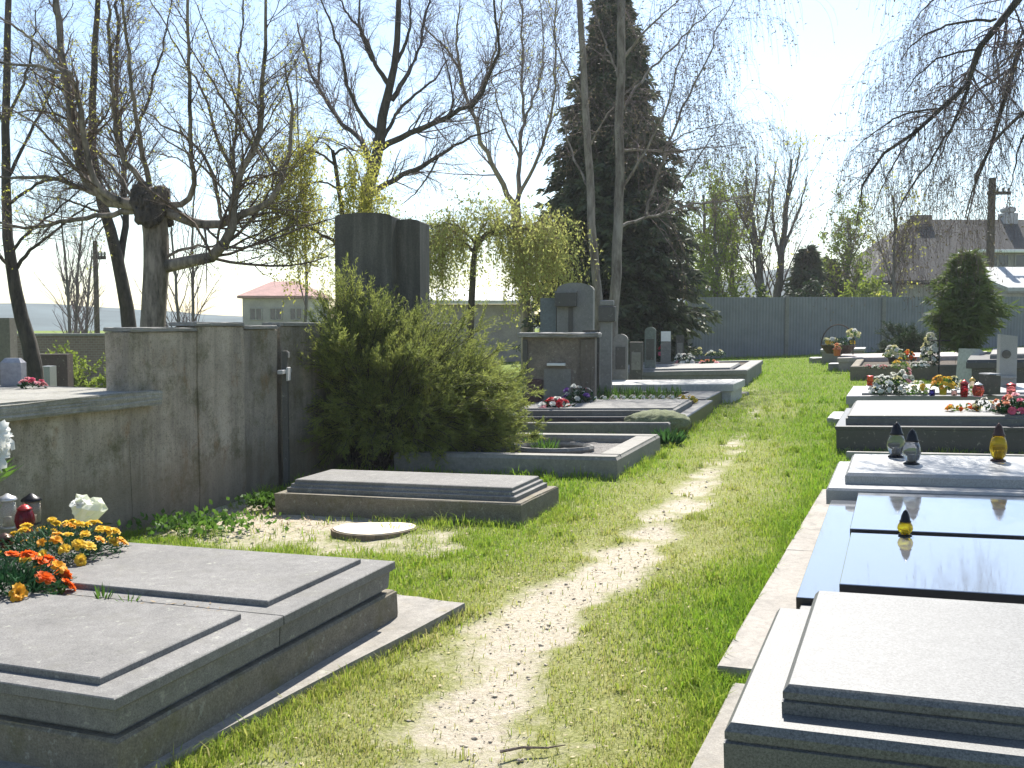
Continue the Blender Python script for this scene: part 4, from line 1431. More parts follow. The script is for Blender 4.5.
tree('twin_trunk_tree', 'dark tree with a forked twin trunk between the vault roof and the pollarded tree', [
    ([(132, 358), (129, 330), (125, 300), (117, 262), (106, 215), (96, 180), (90, 120), (94, 60), (98, -10)], 8.5, 2.5),
    ([(121, 278), (122, 240), (126, 205), (122, 150), (117, 80), (119, -10)], 6, 2),
    ([(100, 195), (80, 150), (50, 110), (30, 60)], 3, .8),
    ([(122, 160), (145, 110), (160, 60), (172, 0)], 3, .8),
    ([(106, 215), (70, 200), (40, 195)], 2, .6)],
    15.0, [LV(120, .3, (.35, 1.0), .15, .06, .5, 6, lmin=.5), LV(1300, .45, (.4, 1.0), .15, .03, .6, 5, lmin=.25), LV(3200, .5, (.4, 1.0), .15, .0, .7, 4, lmin=.12)],
    BARKD, TWIGP, SPR2, T(n=300, size=(.03, .06), hang=.3, width=.5), lean=.3)
for i, (pl, D, lb) in enumerate((([(70, 345), (68, 300), (64, 250), (60, 200)], 30, 'thin bare sapling left of the distant utility pole'), ([(76, 345), (77, 290), (80, 240), (84, 205)], 31, 'thin bare sapling nearest the distant utility pole'),
                                 ([(86, 345), (88, 300), (92, 250)], 33, 'short bare sapling beside the distant utility pole'),
                                 ([(179, 335), (176, 280), (172, 235), (168, 190)], 24, 'slim bare young tree just right of the pollarded trunk'), ([(193, 335), (193, 280), (192, 230), (195, 180)], 26, 'slim bare young tree left of the red roofed house'),
                                 ([(305, 330), (308, 250), (300, 180), (296, 60)], 30, 'tall bare tree seen behind the left weeping birch'))):
    tree('bare_sapling', lb, [(pl, 1.8, .6), ([pl[1], (pl[1][0] - 8, pl[1][1] - 30), (pl[1][0] - 12, pl[1][1] - 60)], 1.0, .4), ([pl[1], (pl[1][0] + 10, pl[1][1] - 30), (pl[1][0] + 14, pl[1][1] - 55)], 1.0, .4)],
         D, [LV(40, .35, (.3, .7), .1, .1, .6, 5, lmin=.5), LV(200, .5, (.3, .8), .12, .06, .7, 4, lmin=.3)], BARKG, TWIGP, group='thin bare trees on the far left slope', skip_trunk=False)

# big dark bare tree in the middle
tree('bare_oak', 'large dark bare tree spreading above the tall dark monument', [
    ([(362, 320), (362, 250), (366, 200), (369, 178), (379, 152), (381, 120), (389, 89), (397, 62), (399, 0), (400, -40)], 9, 2),
    ([(367, 198), (378, 188), (392, 180), (420, 168), (438, 158), (452, 146), (471, 137), (496, 128)], 5, 1),
    ([(379, 150), (395, 140), (413, 129), (447, 119), (466, 108), (479, 98), (490, 75), (498, 51), (493, 0), (490, -30)], 5, 1.2),
    ([(365, 200), (373, 157), (361, 140), (351, 132), (330, 105), (317, 88), (303, 60), (298, 20)], 5, 1.2),
    ([(380, 137), (370, 125), (361, 115), (346, 85), (342, 51), (330, 25), (318, -10)], 4, 1),
    ([(389, 85), (380, 72), (373, 61), (367, 38), (350, 18), (334, -8)], 4, 1),
    ([(392, 100), (404, 80), (413, 64), (420, 41), (428, 10), (430, -20)], 4, 1),
    ([(384, 137), (400, 108), (418, 92), (437, 78), (447, 60)], 3, .8),
    ([(373, 61), (358, 30), (360, -10)], 3, .8), ([(397, 62), (412, 30), (408, -10)], 3, .8),
    ([(447, 119), (455, 100), (448, 70), (440, 40)], 2, .6), ([(317, 88), (322, 50), (316, 10)], 2.2, .6),
    ([(438, 158), (420, 190), (400, 205)], 1.5, .5)],
    22, [LV(300, .28, (.35, 1.0), .16, .05, .5, 6, lmin=.6), LV(2200, .42, (.4, 1.0), .16, .02, .6, 5, lmin=.35), LV(5500, .5, (.4, 1.0), .15, .0, .7, 4, lmin=.2)],
    BARKD, TWIGP, lean=.6)
tree('bare_ash', 'pale forked bare tree left of the big spruce, rising out of the yellow weeping foliage', [
    ([(527, 330), (522, 270), (516, 215), (515, 203)], 6.5, 5),
    ([(515, 205), (502, 185), (491, 164), (480, 135), (471, 109), (462, 80), (455, 58), (436, 40), (420, 20)], 4.5, 1),
    ([(517, 203), (518, 180), (520, 160), (524, 130), (523, 68), (520, -10)], 4, 1.2),
    ([(518, 198), (530, 175), (540, 152), (553, 113), (557, 60), (556, -5)], 3, 1),
    ([(471, 109), (482, 88), (491, 66), (500, 30), (503, -10)], 2.8, .8),
    ([(462, 80), (455, 40), (462, -10)], 2.4, .7),
    ([(520, 160), (506, 130), (497, 100), (486, 60)], 2, .6),
    ([(524, 120), (538, 90), (545, 50), (540, 0)], 2, .6)],
    26, [LV(220, .32, (.3, .9), .14, .05, .5, 6, lmin=.7), LV(1200, .45, (.35, .9), .15, .02, .6, 5, lmin=.35), LV(2000, .5, (.4, 1.0), .15, -.02, .7, 4, lmin=.2)],
    bark('ash_bark', (.38, .31, .22), (.10, .08, .06), 5), TWIGP, SPR2, T(n=800, size=(.05, .1), hang=.6, width=.4), lean=.5)


def weeping(name, label, defs, D, n1, n2, L1, L2, nleaf, leafm, lsize, twm=TWIG, barkm=BARKM, group=None, lean=.5, wid=.45):
    root, P, R = tree(name, label, defs, D,
                      [LV(n1, .3, (.5, 1.2), .12, -.05, .5, 7, absl=L1), LV(n2, .4, (.6, 1.4), .06, -.42, .6, 9, absl=L2)],
                      barkm, twm, leafm, T(n=nleaf, size=lsize, hang=.9, width=wid, spread=.015), group=group, lean=lean)
    return root


weeping('weeping_birch', 'small weeping birch with yellow green hanging leaves above the juniper', [
    ([(345, 330), (347, 250), (340, 190), (332, 150)], 3, 2),
    ([(347, 255), (340, 245), (318, 232), (300, 222), (285, 216), (272, 210)], 3.2, 1), ([(335, 165), (318, 150), (300, 155), (290, 175)], 2, .6),
    ([(334, 155), (345, 145), (356, 160), (362, 190)], 2, .6), ([(340, 190), (322, 180), (305, 185), (292, 205)], 1.6, .6), ([(340, 190), (352, 180), (362, 200)], 1.6, .6),
    ([(332, 150), (325, 142), (312, 142)], 1.5, .5)],
    12.6, 110, 900, (.2, .55), (.25, .8), 15000, SPR2, (.028, .055))
weeping('weeping_birch', 'wide weeping birch with long golden strands between the dark monuments and the spruce', [
    ([(470, 340), (472, 290), (474, 255), (478, 235)], 4, 2.5),
    ([(474, 252), (455, 232), (438, 224), (415, 226)], 2.5, .7), ([(475, 250), (492, 230), (512, 226), (532, 230), (556, 244)], 2.5, .7),
    ([(476, 245), (462, 228), (446, 222), (424, 232)], 2, .6), ([(478, 240), (494, 226), (512, 224), (528, 236)], 2, .6), ([(474, 250), (450, 240), (430, 236)], 2, .6),
    ([(478, 235), (484, 224), (480, 218)], 2, .6), ([(480, 240), (500, 232), (525, 226), (548, 232)], 2, .6)],
    19, 170, 1300, (.2, .7), (.6, 1.7), 21000, leaf('golden_birch_leaf', (.52, .54, .17), (.38, .40, .11), .6), (.04, .085), twm=bark('golden_twig', (.30, .22, .06), (.14, .10, .04)))

# birches in front of the spruce
HANGL = leaf('birch_catkin', (.17, .15, .10), (.10, .08, .05), .3)
weeping('silver_birch', 'slim pale birch trunk in front of the spruce, left of a pair', [
    ([(601, 335), (598, 300), (592, 220), (588, 150), (582, 60), (578, -20)], 5.2, 3), ([(590, 190), (570, 150), (560, 110), (555, 60)], 1.6, .5),
    ([(585, 100), (560, 60), (548, 10)], 1.6, .5), ([(588, 150), (608, 110), (640, 80)], 1.5, .5)],
    20.5, 70, 450, (.6, 1.6), (.4, 1.1), 2500, HANGL, (.03, .06), TWIGP, BARKW)
weeping('silver_birch', 'pale birch trunk before the spruce, right one of a pair, branches reaching over the path', [
    ([(613, 338), (616, 260), (619, 200), (621, 100), (621, -20)], 5.8, 4), ([(619, 228), (650, 215), (690, 206), (735, 198), (775, 189)], 2.4, .6),
    ([(646, 215), (665, 150), (690, 95), (715, 40), (735, -5)], 2.4, .6), ([(621, 150), (665, 152), (700, 148), (740, 145)], 2, .5), ([(621, 110), (650, 70), (690, 30), (720, 5)], 2.2, .6),
    ([(621, 60), (655, 20), (690, -10)], 2.2, .6), ([(621, 190), (660, 130), (680, 60), (700, 0)], 2, .5), ([(620, 80), (600, 30), (590, -10)], 1.8, .5), ([(660, 150), (690, 130), (735, 122)], 1.4, .4), ([(665, 212), (690, 170), (730, 110)], 1.6, .4)],
    20, 260, 1900, (.6, 1.8), (.4, 1.2), 6500, HANGL, (.03, .065), TWIGP, BARKW)

SPRUCE = leaf('spruce_needle', (.12, .15, .075), (.045, .06, .034), .3, 2.0, .55)
b = drop(pd(612, 340, 26))
pr = lambda t: 2.15 * min(1, (1 - t) / .72) ** 1.0 * (.80 + .2 * min(1, t * 7))
conifer('spruce_tree', 'tall dense dark spruce behind the two slim birches', b, 10.9, pr, 1500, 85, SPRUCE, BARKD, (.16, .34), -.30, .24, wid=.15)
T_ = [(806, 246, 300, 37, 1.5, 'small dark spruce beyond the boundary wall, left of the grey house'), (828, 258, 300, 39, 1.7, 'broader dark spruce beyond the boundary wall beside the smaller one')]
for px, yt, yb, D, r, lb in T_:
    b = drop(pd(px, 300, D)); H = pd(px, yt, D).z - b.z
    conifer('spruce_tree', lb, b, H, (lambda r: lambda t: r * (1 - t) ** .8)(r), 260, 40, SPRUCE, BARKD, (.22, .45), -.3, .15, group='small spruces beyond the boundary wall')

# thuja and dwarf pine on the right
THUJA = leaf('thuja_green', (.16, .21, .05), (.06, .10, .03), .35, 2.5)
b = drop(gp(963, 378)); H = pd(963, 252, b.y).z - b.z
conifer('thuja_tree', 'shaggy yellow green thuja on a bare trunk among the right hand graves', b, H, lambda t: .80 * math.sin(min(1, (t - .25) / .28) * PI / 2) * (1 - max(0, t - .45) / .55) ** .55 if t > .25 else 0, 240, 70, THUJA, BARKM, (.10, .28), -.5, .10, wid=.08, up=.25, lower=.2, trunk_h=.9)
shrub('dwarf_pine', 'low dark green dwarf pine bush left of the thuja', drop(gp(908, 362)), (.9, .8, 1.1), 80, 900, 28000, leaf('dark_pine', (.05, .085, .03), (.02, .04, .015), .2), BARKM, (.05, .11), .9, wid=.13, lift=.2)

# trees beyond the far wall
for i, (defs, D, lb, yl) in enumerate((
        ([([(762, 300), (758, 250), (752, 215), (745, 180)], 4.2, 1), ([(758, 255), (768, 215), (770, 175)], 2.5, .7), ([(757, 245), (738, 210), (728, 180)], 2.2, .7), ([(752, 215), (757, 180), (755, 155)], 1.8, .6)], 37, 'bare many stemmed tree left of a pair beyond the boundary wall', 0),
        ([([(777, 300), (782, 250), (787, 200), (792, 160)], 4.5, 1), ([(781, 255), (798, 215), (808, 175)], 2.5, .7), ([(780, 260), (771, 215), (776, 160)], 2.5, .7), ([(787, 200), (796, 170), (801, 145)], 1.8, .6)], 38, 'bare many stemmed tree right of a pair beyond the boundary wall', 0),
        ([([(700, 300), (702, 260), (706, 225), (703, 195)], 2.6, 1), ([(702, 260), (690, 230), (684, 205)], 1.8, .6), ([(703, 250), (716, 225), (722, 200)], 1.8, .6)], 36, 'young yellow green tree beyond the wall, nearest the spruce', 1),
        ([([(733, 300), (731, 260), (735, 230), (738, 200)], 2.6, 1), ([(731, 262), (720, 235), (716, 212)], 1.8, .6), ([(733, 250), (745, 228), (750, 208)], 1.8, .6)], 39, 'yellow green leafing tree beyond the wall left of the bare pair', 1),
        ([([(718, 300), (717, 270), (714, 240), (716, 215)], 2.4, 1), ([(717, 268), (706, 245), (698, 228)], 1.5, .5), ([(716, 262), (728, 240), (730, 225)], 1.5, .5)], 34.5, 'short yellow green leafing tree just behind the boundary wall', 1),
        ([([(846, 300), (848, 270), (851, 245), (850, 225)], 2.2, .8), ([(848, 270), (838, 250), (834, 236)], 1.4, .5), ([(849, 262), (860, 245), (866, 232)], 1.4, .5)], 38, 'olive green leafing tree in front of the grey house, left side', 1),
        ([([(893, 345), (894, 290), (895, 240), (893, 195)], 2.4, .8), ([(894, 285), (880, 250), (874, 225)], 1.4, .5), ([(895, 270), (908, 240), (914, 215)], 1.4, .5)], 31.6, 'slim bare tree standing at the wall in front of the grey house', 0))):
    lv = [LV(50, .5, (.2, .6), .1, .08, .38, 6, lmin=.8), LV(300, .5, (.25, .7), .12, .04, .6, 5, lmin=.45), LV(420, .5, (.3, .8), .12, .02, .7, 4, lmin=.25)]
    tree('leafing_tree' if yl else 'bare_tree', lb, defs, D, lv, BARKG, TWIG, SPR if yl else SPR2, T(n=3800 if yl else 350, size=(.07, .14), hang=.2, width=.6, spread=.06), group='trees beyond the boundary wall', skip_trunk=False, lean=.5)
for px, yt, D, w, lb in ((698, 268, 33, 1.1, 'yellow green bush at the left end of the boundary wall'), (735, 262, 33.5, 1.2, 'olive hedge bush over the boundary wall behind the path'), (808, 270, 33.5, 1.4, 'dark green bush over the boundary wall right of the bare pair'), (857, 268, 33.4, 1.4, 'olive bush over the boundary wall left of the grey house'), (772, 278, 33.5, 1.2, 'low bush over the boundary wall under the bare pair'), (682, 292, 31, .6, 'small bush in the gap between spruce and boundary wall')):
    b = drop(pd(px, 320, D)); H = pd(px, yt, D).z - b.z
    shrub('hedge_bush', lb, b, (w, w, H), 60, 420, 4200, SPR if 'yellow' in lb or 'olive' in lb else leaf('dark_pine', (.05, .085, .03), (.02, .04, .015), .2), BARKG, (.08, .15), .3, wid=.7, lift=.2, group='bushes behind the boundary wall')

# weeping branches over the right graves, from a tree that stands outside the picture
D = 9.0
tx = 7.4
tb = Vector((tx, D + .3, zg(tx, D)))
tr = [np.array([(tx, D + .3, tb.z - .1), (tx - .05, D + .3, 2), (tx - .2, D + .2, 4), (tx - .4, D, 5.6), (tx - .5, D, 7)])]
P_, R_ = resample(tr[0], [.26, .22, .18, .12, .06], 18, .05)
def to_px(v):
    e = Vector(v) - EYE
    d = e.y * CP - e.z * SP; u = e.y * SP + e.z * CP
    return (512 + F * e.x / d, 384 - F * u / d)
j1, j2 = to_px(P_[9]), to_px(P_[12])
defs = [([to_px(q) for q in P_[[0, 4, 8, 12, 17]]], 24, 7),
        ([j2, (1080, -60), (1024, -4), (996, 19), (981, 49), (970, 82), (940, 109), (917, 127), (887, 150), (864, 186), (852, 220)], 7, 1),
        ([j1, (1090, 10), (1024, 30), (1013, 67), (1000, 112), (988, 150), (976, 190), (966, 225)], 6, .8),
        ([j1, (1110, 100), (1040, 100), (1002, 130), (978, 170), (968, 215)], 4.5, .8),
        ([(970, 82), (955, 125), (930, 160), (900, 205), (890, 240)], 2.4, .6),
        ([(1013, 67), (970, 95), (945, 140), (925, 195)], 2.2, .6),
        ([(996, 19), (950, 22), (915, 40), (900, 60)], 2.2, .6),
        ([(981, 49), (940, 55), (912, 80), (902, 100)], 1.8, .5),
        ([(1024, -4), (970, -15), (930, 0), (912, 25)], 2.2, .6), ([(1024, 30), (1010, 60), (985, 80), (950, 100)], 2, .5),
        ([(940, 109), (905, 112), (880, 128), (850, 152)], 1.8, .5), ([(917, 127), (890, 170), (872, 215)], 1.5, .5), ([(1040, 100), (1020, 140), (1010, 190)], 2.2, .6)]
weeping('weeping_tree', 'bare weeping tree whose dark drooping branches hang over the right hand graves', defs, D + .3, 420, 4200, (.25, .8), (.16, .50), 11000, HANGL, (.016, .036), TWIGP, BARKD, lean=.3, wid=.35)

# the juniper
JUN = leaf('juniper_green', (.34, .37, .085), (.15, .19, .05), .5, 2.6)
jb = drop(gp(388, 474)) + Vector((0, .6, 0))
shrub('juniper_bush', 'large feathery yellow green juniper behind the old stepped tomb', jb, (1.24, .9, 1.60), 280, 5200, 220000, JUN, BARKM, (.022, .055), 1.0, wid=.15, lift=.3,
      boxy=True, lob_lo=.45, twl=.26, twa=(.2, .6), lobdirs=[(-.95, -.1, .85), (-.6, -.3, 1), (.1, 0, 1), (.75, -.2, .9), (1, -.1, .45), (.5, -.8, .55), (-.5, -.8, .5), (0, -.9, .2), (-1, 0, .3), (.9, -.5, .15)])
shrub('juniper_bush', 'low spreading juniper shoots over the gravel grave, right of the big juniper', drop(gp(455, 466)) + Vector((.02, .35, 0)), (.80, .6, 1.10), 150, 2600, 110000, JUN, BARKM, (.022, .055), 1.0, wid=.15, lift=.25,
      boxy=True, lob_lo=.42, twl=.28, twa=(.2, .6), lobdirs=[(.9, -.2, .9), (.1, -.3, 1), (1, -.2, .35), (.5, -.9, .5), (-.5, -.6, .6), (.4, -.8, .1)])
shrub('juniper_bush', 'tallest juniper shoots against the tall concrete wall, left part of the juniper mass', drop(gp(348, 478)) + Vector((0, .75, 0)), (.66, .7, 1.84), 160, 2900, 120000, JUN, BARKM, (.022, .055), 1.0, wid=.15, lift=.25,
      boxy=True, lob_lo=.5, twl=.26, twa=(.2, .6), lobdirs=[(-.8, -.2, 1), (-.2, -.3, 1), (.5, 0, 1), (-1, -.1, .4), (.8, -.4, .5), (0, -.9, .5)])
shrub('juniper_bush', 'lowest juniper skirt creeping over the near kerb of the gravel grave', drop(gp(436, 470)) + Vector((.0, .12, 0)), (.62, .42, .62), 90, 1300, 50000, JUN, BARKM, (.022, .055), 1.0, wid=.15, lift=.2, lob_lo=.5, twl=.28, twa=(.2, .6))
# background scrub behind the vault
for px, yt, D, w, lb in ((70, 345, 20, .9, 'low scrubby bush with dry shoots behind the vault roof'), (110, 356, 18, .6, 'small mossy green bush beside the twin trunk tree'), (8, 385, 16, .5, 'dark bush at the left edge behind the vault roof'), (560, 318, 27, 1.2, 'dark hedge bush between the white roofed hall and the headstones'), (648, 318, 27.5, 1.0, 'dark shrub under the skirts of the tall spruce')):
    b = drop(pd(px, 330, D)); H = max(.4, pd(px, yt, D).z - b.z)
    shrub('scrub_bush', lb, b, (w, w * .7, H), 40, 300, 3000, SPR if px in (70, 110) else leaf('dark_pine', (.05, .085, .03), (.02, .04, .015), .2), BARKM, (.05, .1), .4, wid=.4, lift=.2)

shrub('barberry_bush', 'dark red brown leafed bush in front of the low rendered tomb wall', drop(gp(538, 402)) + Vector((0, .4, 0)), (.30, .3, .62), 30, 260, 2600, leaf('red_brown_leaf', (.13, .045, .04), (.06, .02, .02), .3), BARKD, (.03, .06), .3, wid=.5)
# small plants at the graves
def tuft(label, p, w, h, n, mat, cat='plant', name='leafy_plant', wid=.09):
    az = rng.uniform(0, 2 * PI, n)
    sp = rng.uniform(0, 1, n) ** .5
    c = np.stack([np.cos(az) * sp * w * .3, np.sin(az) * sp * w * .3, np.full(n, -.01)], 1)
    a = np.stack([np.cos(az) * sp * w * .45, np.sin(az) * sp * w * .45, h * rng.uniform(.55, 1.1, n)], 1)
    b = nrm(np.cross(a, rng.normal(0, 1, (n, 3)))) * h * wid
    V, Fq = leaf_quads(c, a, b)
    o = nmesh(name, V, [Fq], mat)
    o.matrix_world = Matrix.Translation(p)
    return tagit(o, label, cat)


BG = leaf('bright_green', (.12, .22, .03), (.05, .12, .02), .45)
tuft('dark leafy plant at the kerb corner of the gravel grave', gp(668, 444), .34, .2, 90, leaf('dark_leaf', (.05, .13, .03), (.03, .08, .02), .4), wid=.12)
for k, (x, y) in enumerate(((-.95, .55), (-1.05, .62), (-1.35, 1.0))):
    tuft(('grass tuft in the front edging ring on the gravel grave', 'grass tuft beside the first one in the gravel ring', 'grass tuft at the back of the gravel bed')[k], M3 @ Vector((x, y * 1.3, .12)), .2, .17, 40, BG, 'grass tuft', 'grass_tuft', .04)
for i in range(26):
    tuft('green spring shoots filling the dark kerbed grave beside the pale slab', M6 @ Vector((-.6 - (i % 13) * .13, W6 * (.32 + .3 * (i // 13)), .17)), .16, .20, 16, BG, 'bulb plant', 'bulb_shoot', .045)['group'] = 'bulb shoots in the dark kerbed grave'
for k, (x, y, lb) in enumerate(((-1.30, .97, 'weed tuft growing in the joint of the double tomb'), (-1.02, .97, 'smaller weed tuft in the joint of the double tomb, nearer the path'), (-.85, .965, 'tiniest weed sprig in the joint of the double tomb'))):
    tuft(lb, M1 @ Vector((x, y, .335)), .10, (.07, .09, .05)[k], 14, BG, 'weed', 'weed_tuft', .06)
for k, (px, py, w, h, lb) in enumerate(((200, 530, .9, .14, 'leafy green weeds at the foot of the tall wall behind the double tomb'), (270, 505, .4, .1, 'pale ivy sprig between the tall wall and the old stepped tomb'))):
    n = 420
    c = rng.normal(0, 1, (n, 3)) * np.array([w * .28, w * .18, .02]) + np.array([0, 0, h * .45])
    a = nrm(rng.normal(0, 1, (n, 3)) + np.array([0, 0, .5])) * rng.uniform(.04, .08, (n, 1))
    V, Fq = leaf_quads(c, a, nrm(np.cross(a, rng.normal(0, 1, (n, 3)))) * .018)
    o = nmesh('weed_patch', V, [Fq], BG)
    o.matrix_world = Matrix.Translation(gp(px, py))
    tagit(o, lb, 'weeds', kind='stuff')

# ================================================================== GROUND
def vnoise(x, y, s, seed):
    x, y = np.asarray(x) * s, np.asarray(y) * s
    xi, yi = np.floor(x).astype(np.int64), np.floor(y).astype(np.int64)
    fx, fy = x - xi, y - yi
    fx, fy = fx * fx * (3 - 2 * fx), fy * fy * (3 - 2 * fy)
    def h(a, b):
        q = (a * 374761393 + b * 668265263 + seed * 1442695041) & 0xffffffff
        q = ((q ^ (q >> 13)) * 1274126177) & 0xffffffff
        return ((q ^ (q >> 16)) & 0xffff) / 65535.
    return (h(xi, yi) * (1 - fx) + h(xi + 1, yi) * fx) * (1 - fy) + (h(xi, yi + 1) * (1 - fx) + h(xi + 1, yi + 1) * fx) * fy


def fbm(x, y, s, seed):
    return sum(vnoise(x, y, s * 2 ** k, seed + k) * .5 ** (k + 1) for k in range(4)) / .9375


PATH = [gp(*q) for q in ((430, 800), (470, 745), (500, 680), (520, 620), (590, 580), (650, 535), (700, 485), (735, 445), (752, 415), (760, 395))]
PATHX = np.array([p.x for p in PATH]); PATHY = np.array([p.y for p in PATH])
PW = np.array([.46, .42, .36, .36, .36, .26, .30, .22, .16, .12])
PS = np.array([1.0, 1.0, 1.05, 1.1, 1.15, 1.05, 1.0, .6, .35, .2])


def bare(X, Y):
    px = np.interp(Y, PATHY, PATHX)
    d = np.abs(X - px) / np.interp(Y, PATHY, PW)
    n = fbm(X, Y, 3.9, 3)
    m = np.clip(1.25 - d, 0, 1) * np.interp(Y, PATHY, PS) * (Y < 21)
    m = np.clip(m * 1.5 - .50 + (n - .50) * 2.6, 0, 1) * (d < 2.2)
    a = gp(292, 513)
    e = np.hypot((X - a.x) / 1.3, (Y - a.y) / .95)
    m2 = np.clip(1.5 - e * 1.1 + (n - .5) * 1.6, 0, 1)
    a = gp(395, 538)
    e = np.hypot((X - a.x) / .8, (Y - a.y) / .5)
    m3 = np.clip(.9 - e * .8 + (n - .5) * 2.2, 0, 1) * .8
    return np.clip(np.maximum(np.maximum(m, m2), m3), 0, 1)


def lush(X, Y):
    """green and thick along the kerbs and far away, thin and straw coloured beside the trodden path"""
    px = np.interp(Y, PATHY, PATHX)
    d = (X - px)
    n = fbm(X, Y, .9, 21)
    v = np.clip((np.abs(d) - .35) / .8, 0, 1) * .5 + np.clip((Y - 6) / 7, 0, 1) * .55 + (n - .5) * .9
    v = v + np.clip((d - .5) / .5, 0, 1) * .35
    return np.clip(v, 0, 1)


gx = np.concatenate([-np.geomspace(7.3, 1600, 40)[::-1], np.arange(-7, 7.2, .09), np.geomspace(7.5, 1600, 45)])
gy = np.concatenate([-np.geomspace(3, 400, 14)[::-1], np.arange(1.2, 14, .09), np.arange(14, 32, .22), np.geomspace(32.5, 2000, 40)])
X, Y = np.meshgrid(gx, gy)
Z = zgn(X, Y) + ((fbm(X, Y, 1.2, 5) - .5) * .05 + (fbm(X, Y, 6, 6) - .5) * .022) * ((np.abs(X) < 8) & (Y > 1) & (Y < 32))
bm_ = bare(X, Y)
Z = Z - .02 * bm_ * ((np.abs(X) < 8) & (Y < 32)) - .015
V = np.stack([X, Y, Z], -1).reshape(-1, 3)
ny, nx = X.shape
idx = np.arange(ny * nx).reshape(ny, nx)
Fq = np.stack([idx[:-1, :-1], idx[:-1, 1:], idx[1:, 1:], idx[1:, :-1]], -1).reshape(-1, 4)
t = NT('turf_and_trodden_earth')
at = t.n('ShaderNodeAttribute'); at.attribute_name = 'bare'
al = t.n('ShaderNodeAttribute'); al.attribute_name = 'lush'
n1 = t.noise(13, 10, .78)
n2 = t.noise(55, 6, .75)
ad = t.n('ShaderNodeMath'); ad.operation = 'MULTIPLY_ADD'
t.L(n1, ad.inputs[0]); ad.inputs[1].default_value = 2.2; ad.inputs[2].default_value = -1.1
a2 = t.n('ShaderNodeMath'); a2.operation = 'ADD'
t.L(at.outputs['Fac'], a2.inputs[0]); t.L(ad.outputs[0], a2.inputs[1])
mask = t.ramp(a2.outputs[0], [(.15, 0.0), (.95, 1.0)])
green = t.ramp(n2, [(.3, (.05, .08, .013)), (.5, (.13, .18, .032)), (.72, (.29, .31, .10))])
straw = t.ramp(n2, [(.3, (.11, .12, .035)), (.5, (.27, .28, .10)), (.72, (.47, .45, .23))])
grn = t.mix(al.outputs['Fac'], straw, green)
earth = t.ramp(t.noise(38, 8, .75), [(.28, (.33, .275, .20)), (.5, (.52, .46, .36)), (.72, (.64, .58, .47))])
t.col(t.mix(mask, grn, earth)); t.rough(1.0)
t.b.inputs['Specular IOR Level'].default_value = .1
t.bump(t.noise(60, 7, .75), .8, .03)
ground = nmesh('ground', V, [Fq], t.m, None, True)
for nm, val in (('bare', bm_), ('lush', lush(X, Y))):
    atr = ground.data.attributes.new(nm, 'FLOAT', 'POINT')
    atr.data.foreach_set('value', val.reshape(-1).astype(np.float32))
tagit(ground, kind='structure')


def zground(x, y):
    return zgn(x, y) + ((fbm(x, y, 1.2, 5) - .5) * .05 + (fbm(x, y, 6, 6) - .5) * .022) - .02 * bare(x, y) - .015


# ------------------------------------------------------------------ grass blades
def outside_stones(x, y, z):
    ok = np.ones(len(x), bool)
    p = np.stack([x, y, z, np.ones(len(x))], 1)
    for Mi, x0, x1, y0, y1 in FOOT:
        q = p @ Mi.T
        ok &= ~((q[:, 0] > x0) & (q[:, 0] < x1) & (q[:, 1] > y0) & (q[:, 1] < y1))
    return ok


def near_stones(x, y, z, m=.12):
    nr = np.zeros(len(x), bool)
    p = np.stack([x, y, z, np.ones(len(x))], 1)
    for Mi, x0, x1, y0, y1 in FOOT:
        q = p @ Mi.T
        nr |= ((q[:, 0] > x0 - m) & (q[:, 0] < x1 + m) & (q[:, 1] > y0 - m) & (q[:, 1] < y1 + m))
    return nr


bx, by, bs = [], [], []
cn = 1500                                        # thicker clumps
cy = 2.3 + rng.uniform(0, 1, cn) ** 1.5 * 14; cx = rng.uniform(-.54, .54, cn) * cy
kk = rng.uniform(0, 1, cn) < .15 + lush(cx, cy)
cx, cy = cx[kk], cy[kk]; cn = len(cx)
cs = rng.uniform(.018, .055, cn)
bx.append(np.repeat(cx, 34) + rng.normal(0, 1, cn * 34) * np.repeat(cs, 34)); by.append(np.repeat(cy, 34) + rng.normal(0, 1, cn * 34) * np.repeat(cs, 34))
bs.append(np.full(cn * 34, -1.0))
for y0, y1, n, s in ((2.2, 4.5, 230000, .9), (4.5, 8, 220000, 1.1), (8, 14, 150000, 1.5), (14, 31, 150000, 2.2)):
    y = rng.uniform(y0, y1, n); x = rng.uniform(-.54, .54, n) * y
    bx.append(x); by.append(y); bs.append(np.full(n, s))
x, y, s = np.concatenate(bx), np.concatenate(by), np.concatenate(bs)
k = (x - W0.x) * .923 - (y - W0.y) * .386 > .02
x, y, s = x[k], y[k], s[k]
z = zground(x, y)
lu = lush(x, y)
br = bare(x, y)
nr = near_stones(x, y, z)
dens = np.clip(.30 + .70 * lu - br * 1.05 + nr * .35, .02, 1) * (.25 + 1.5 * fbm(x, y, 5, 40) ** 1.6)
clump = s < 0
s = np.where(clump, 1.0 + y * .09, s)
dens = np.where(clump, 1 - br, dens)
k = (rng.uniform(0, 1, len(x)) < dens) & outside_stones(x, y, z)
clump = clump[k]
x, y, z, s, lu, nr = x[k], y[k], z[k], s[k], lu[k], nr[k]
n = len(x)
hgt = rng.uniform(.013, .033, n) * np.where(clump, 1.5, 1) * (1 + .7 * lu) * np.where(nr, 1.7, 1) * (1 + .25 * (s - 1))
wd = .0022 * s * rng.uniform(.7, 1.3, n)
az = rng.uniform(0, 2 * PI, n); ln = rng.uniform(.15, .95, n)
dx, dy = np.cos(az), np.sin(az)
rot = rng.uniform(0, 2 * PI, n)
sx, sy = np.cos(rot) * wd, np.sin(rot) * wd
b0 = np.stack([x, y, z - .008], 1)
md = b0 + np.stack([dx * hgt * ln * .3, dy * hgt * ln * .3, hgt * .6 + .008], 1)
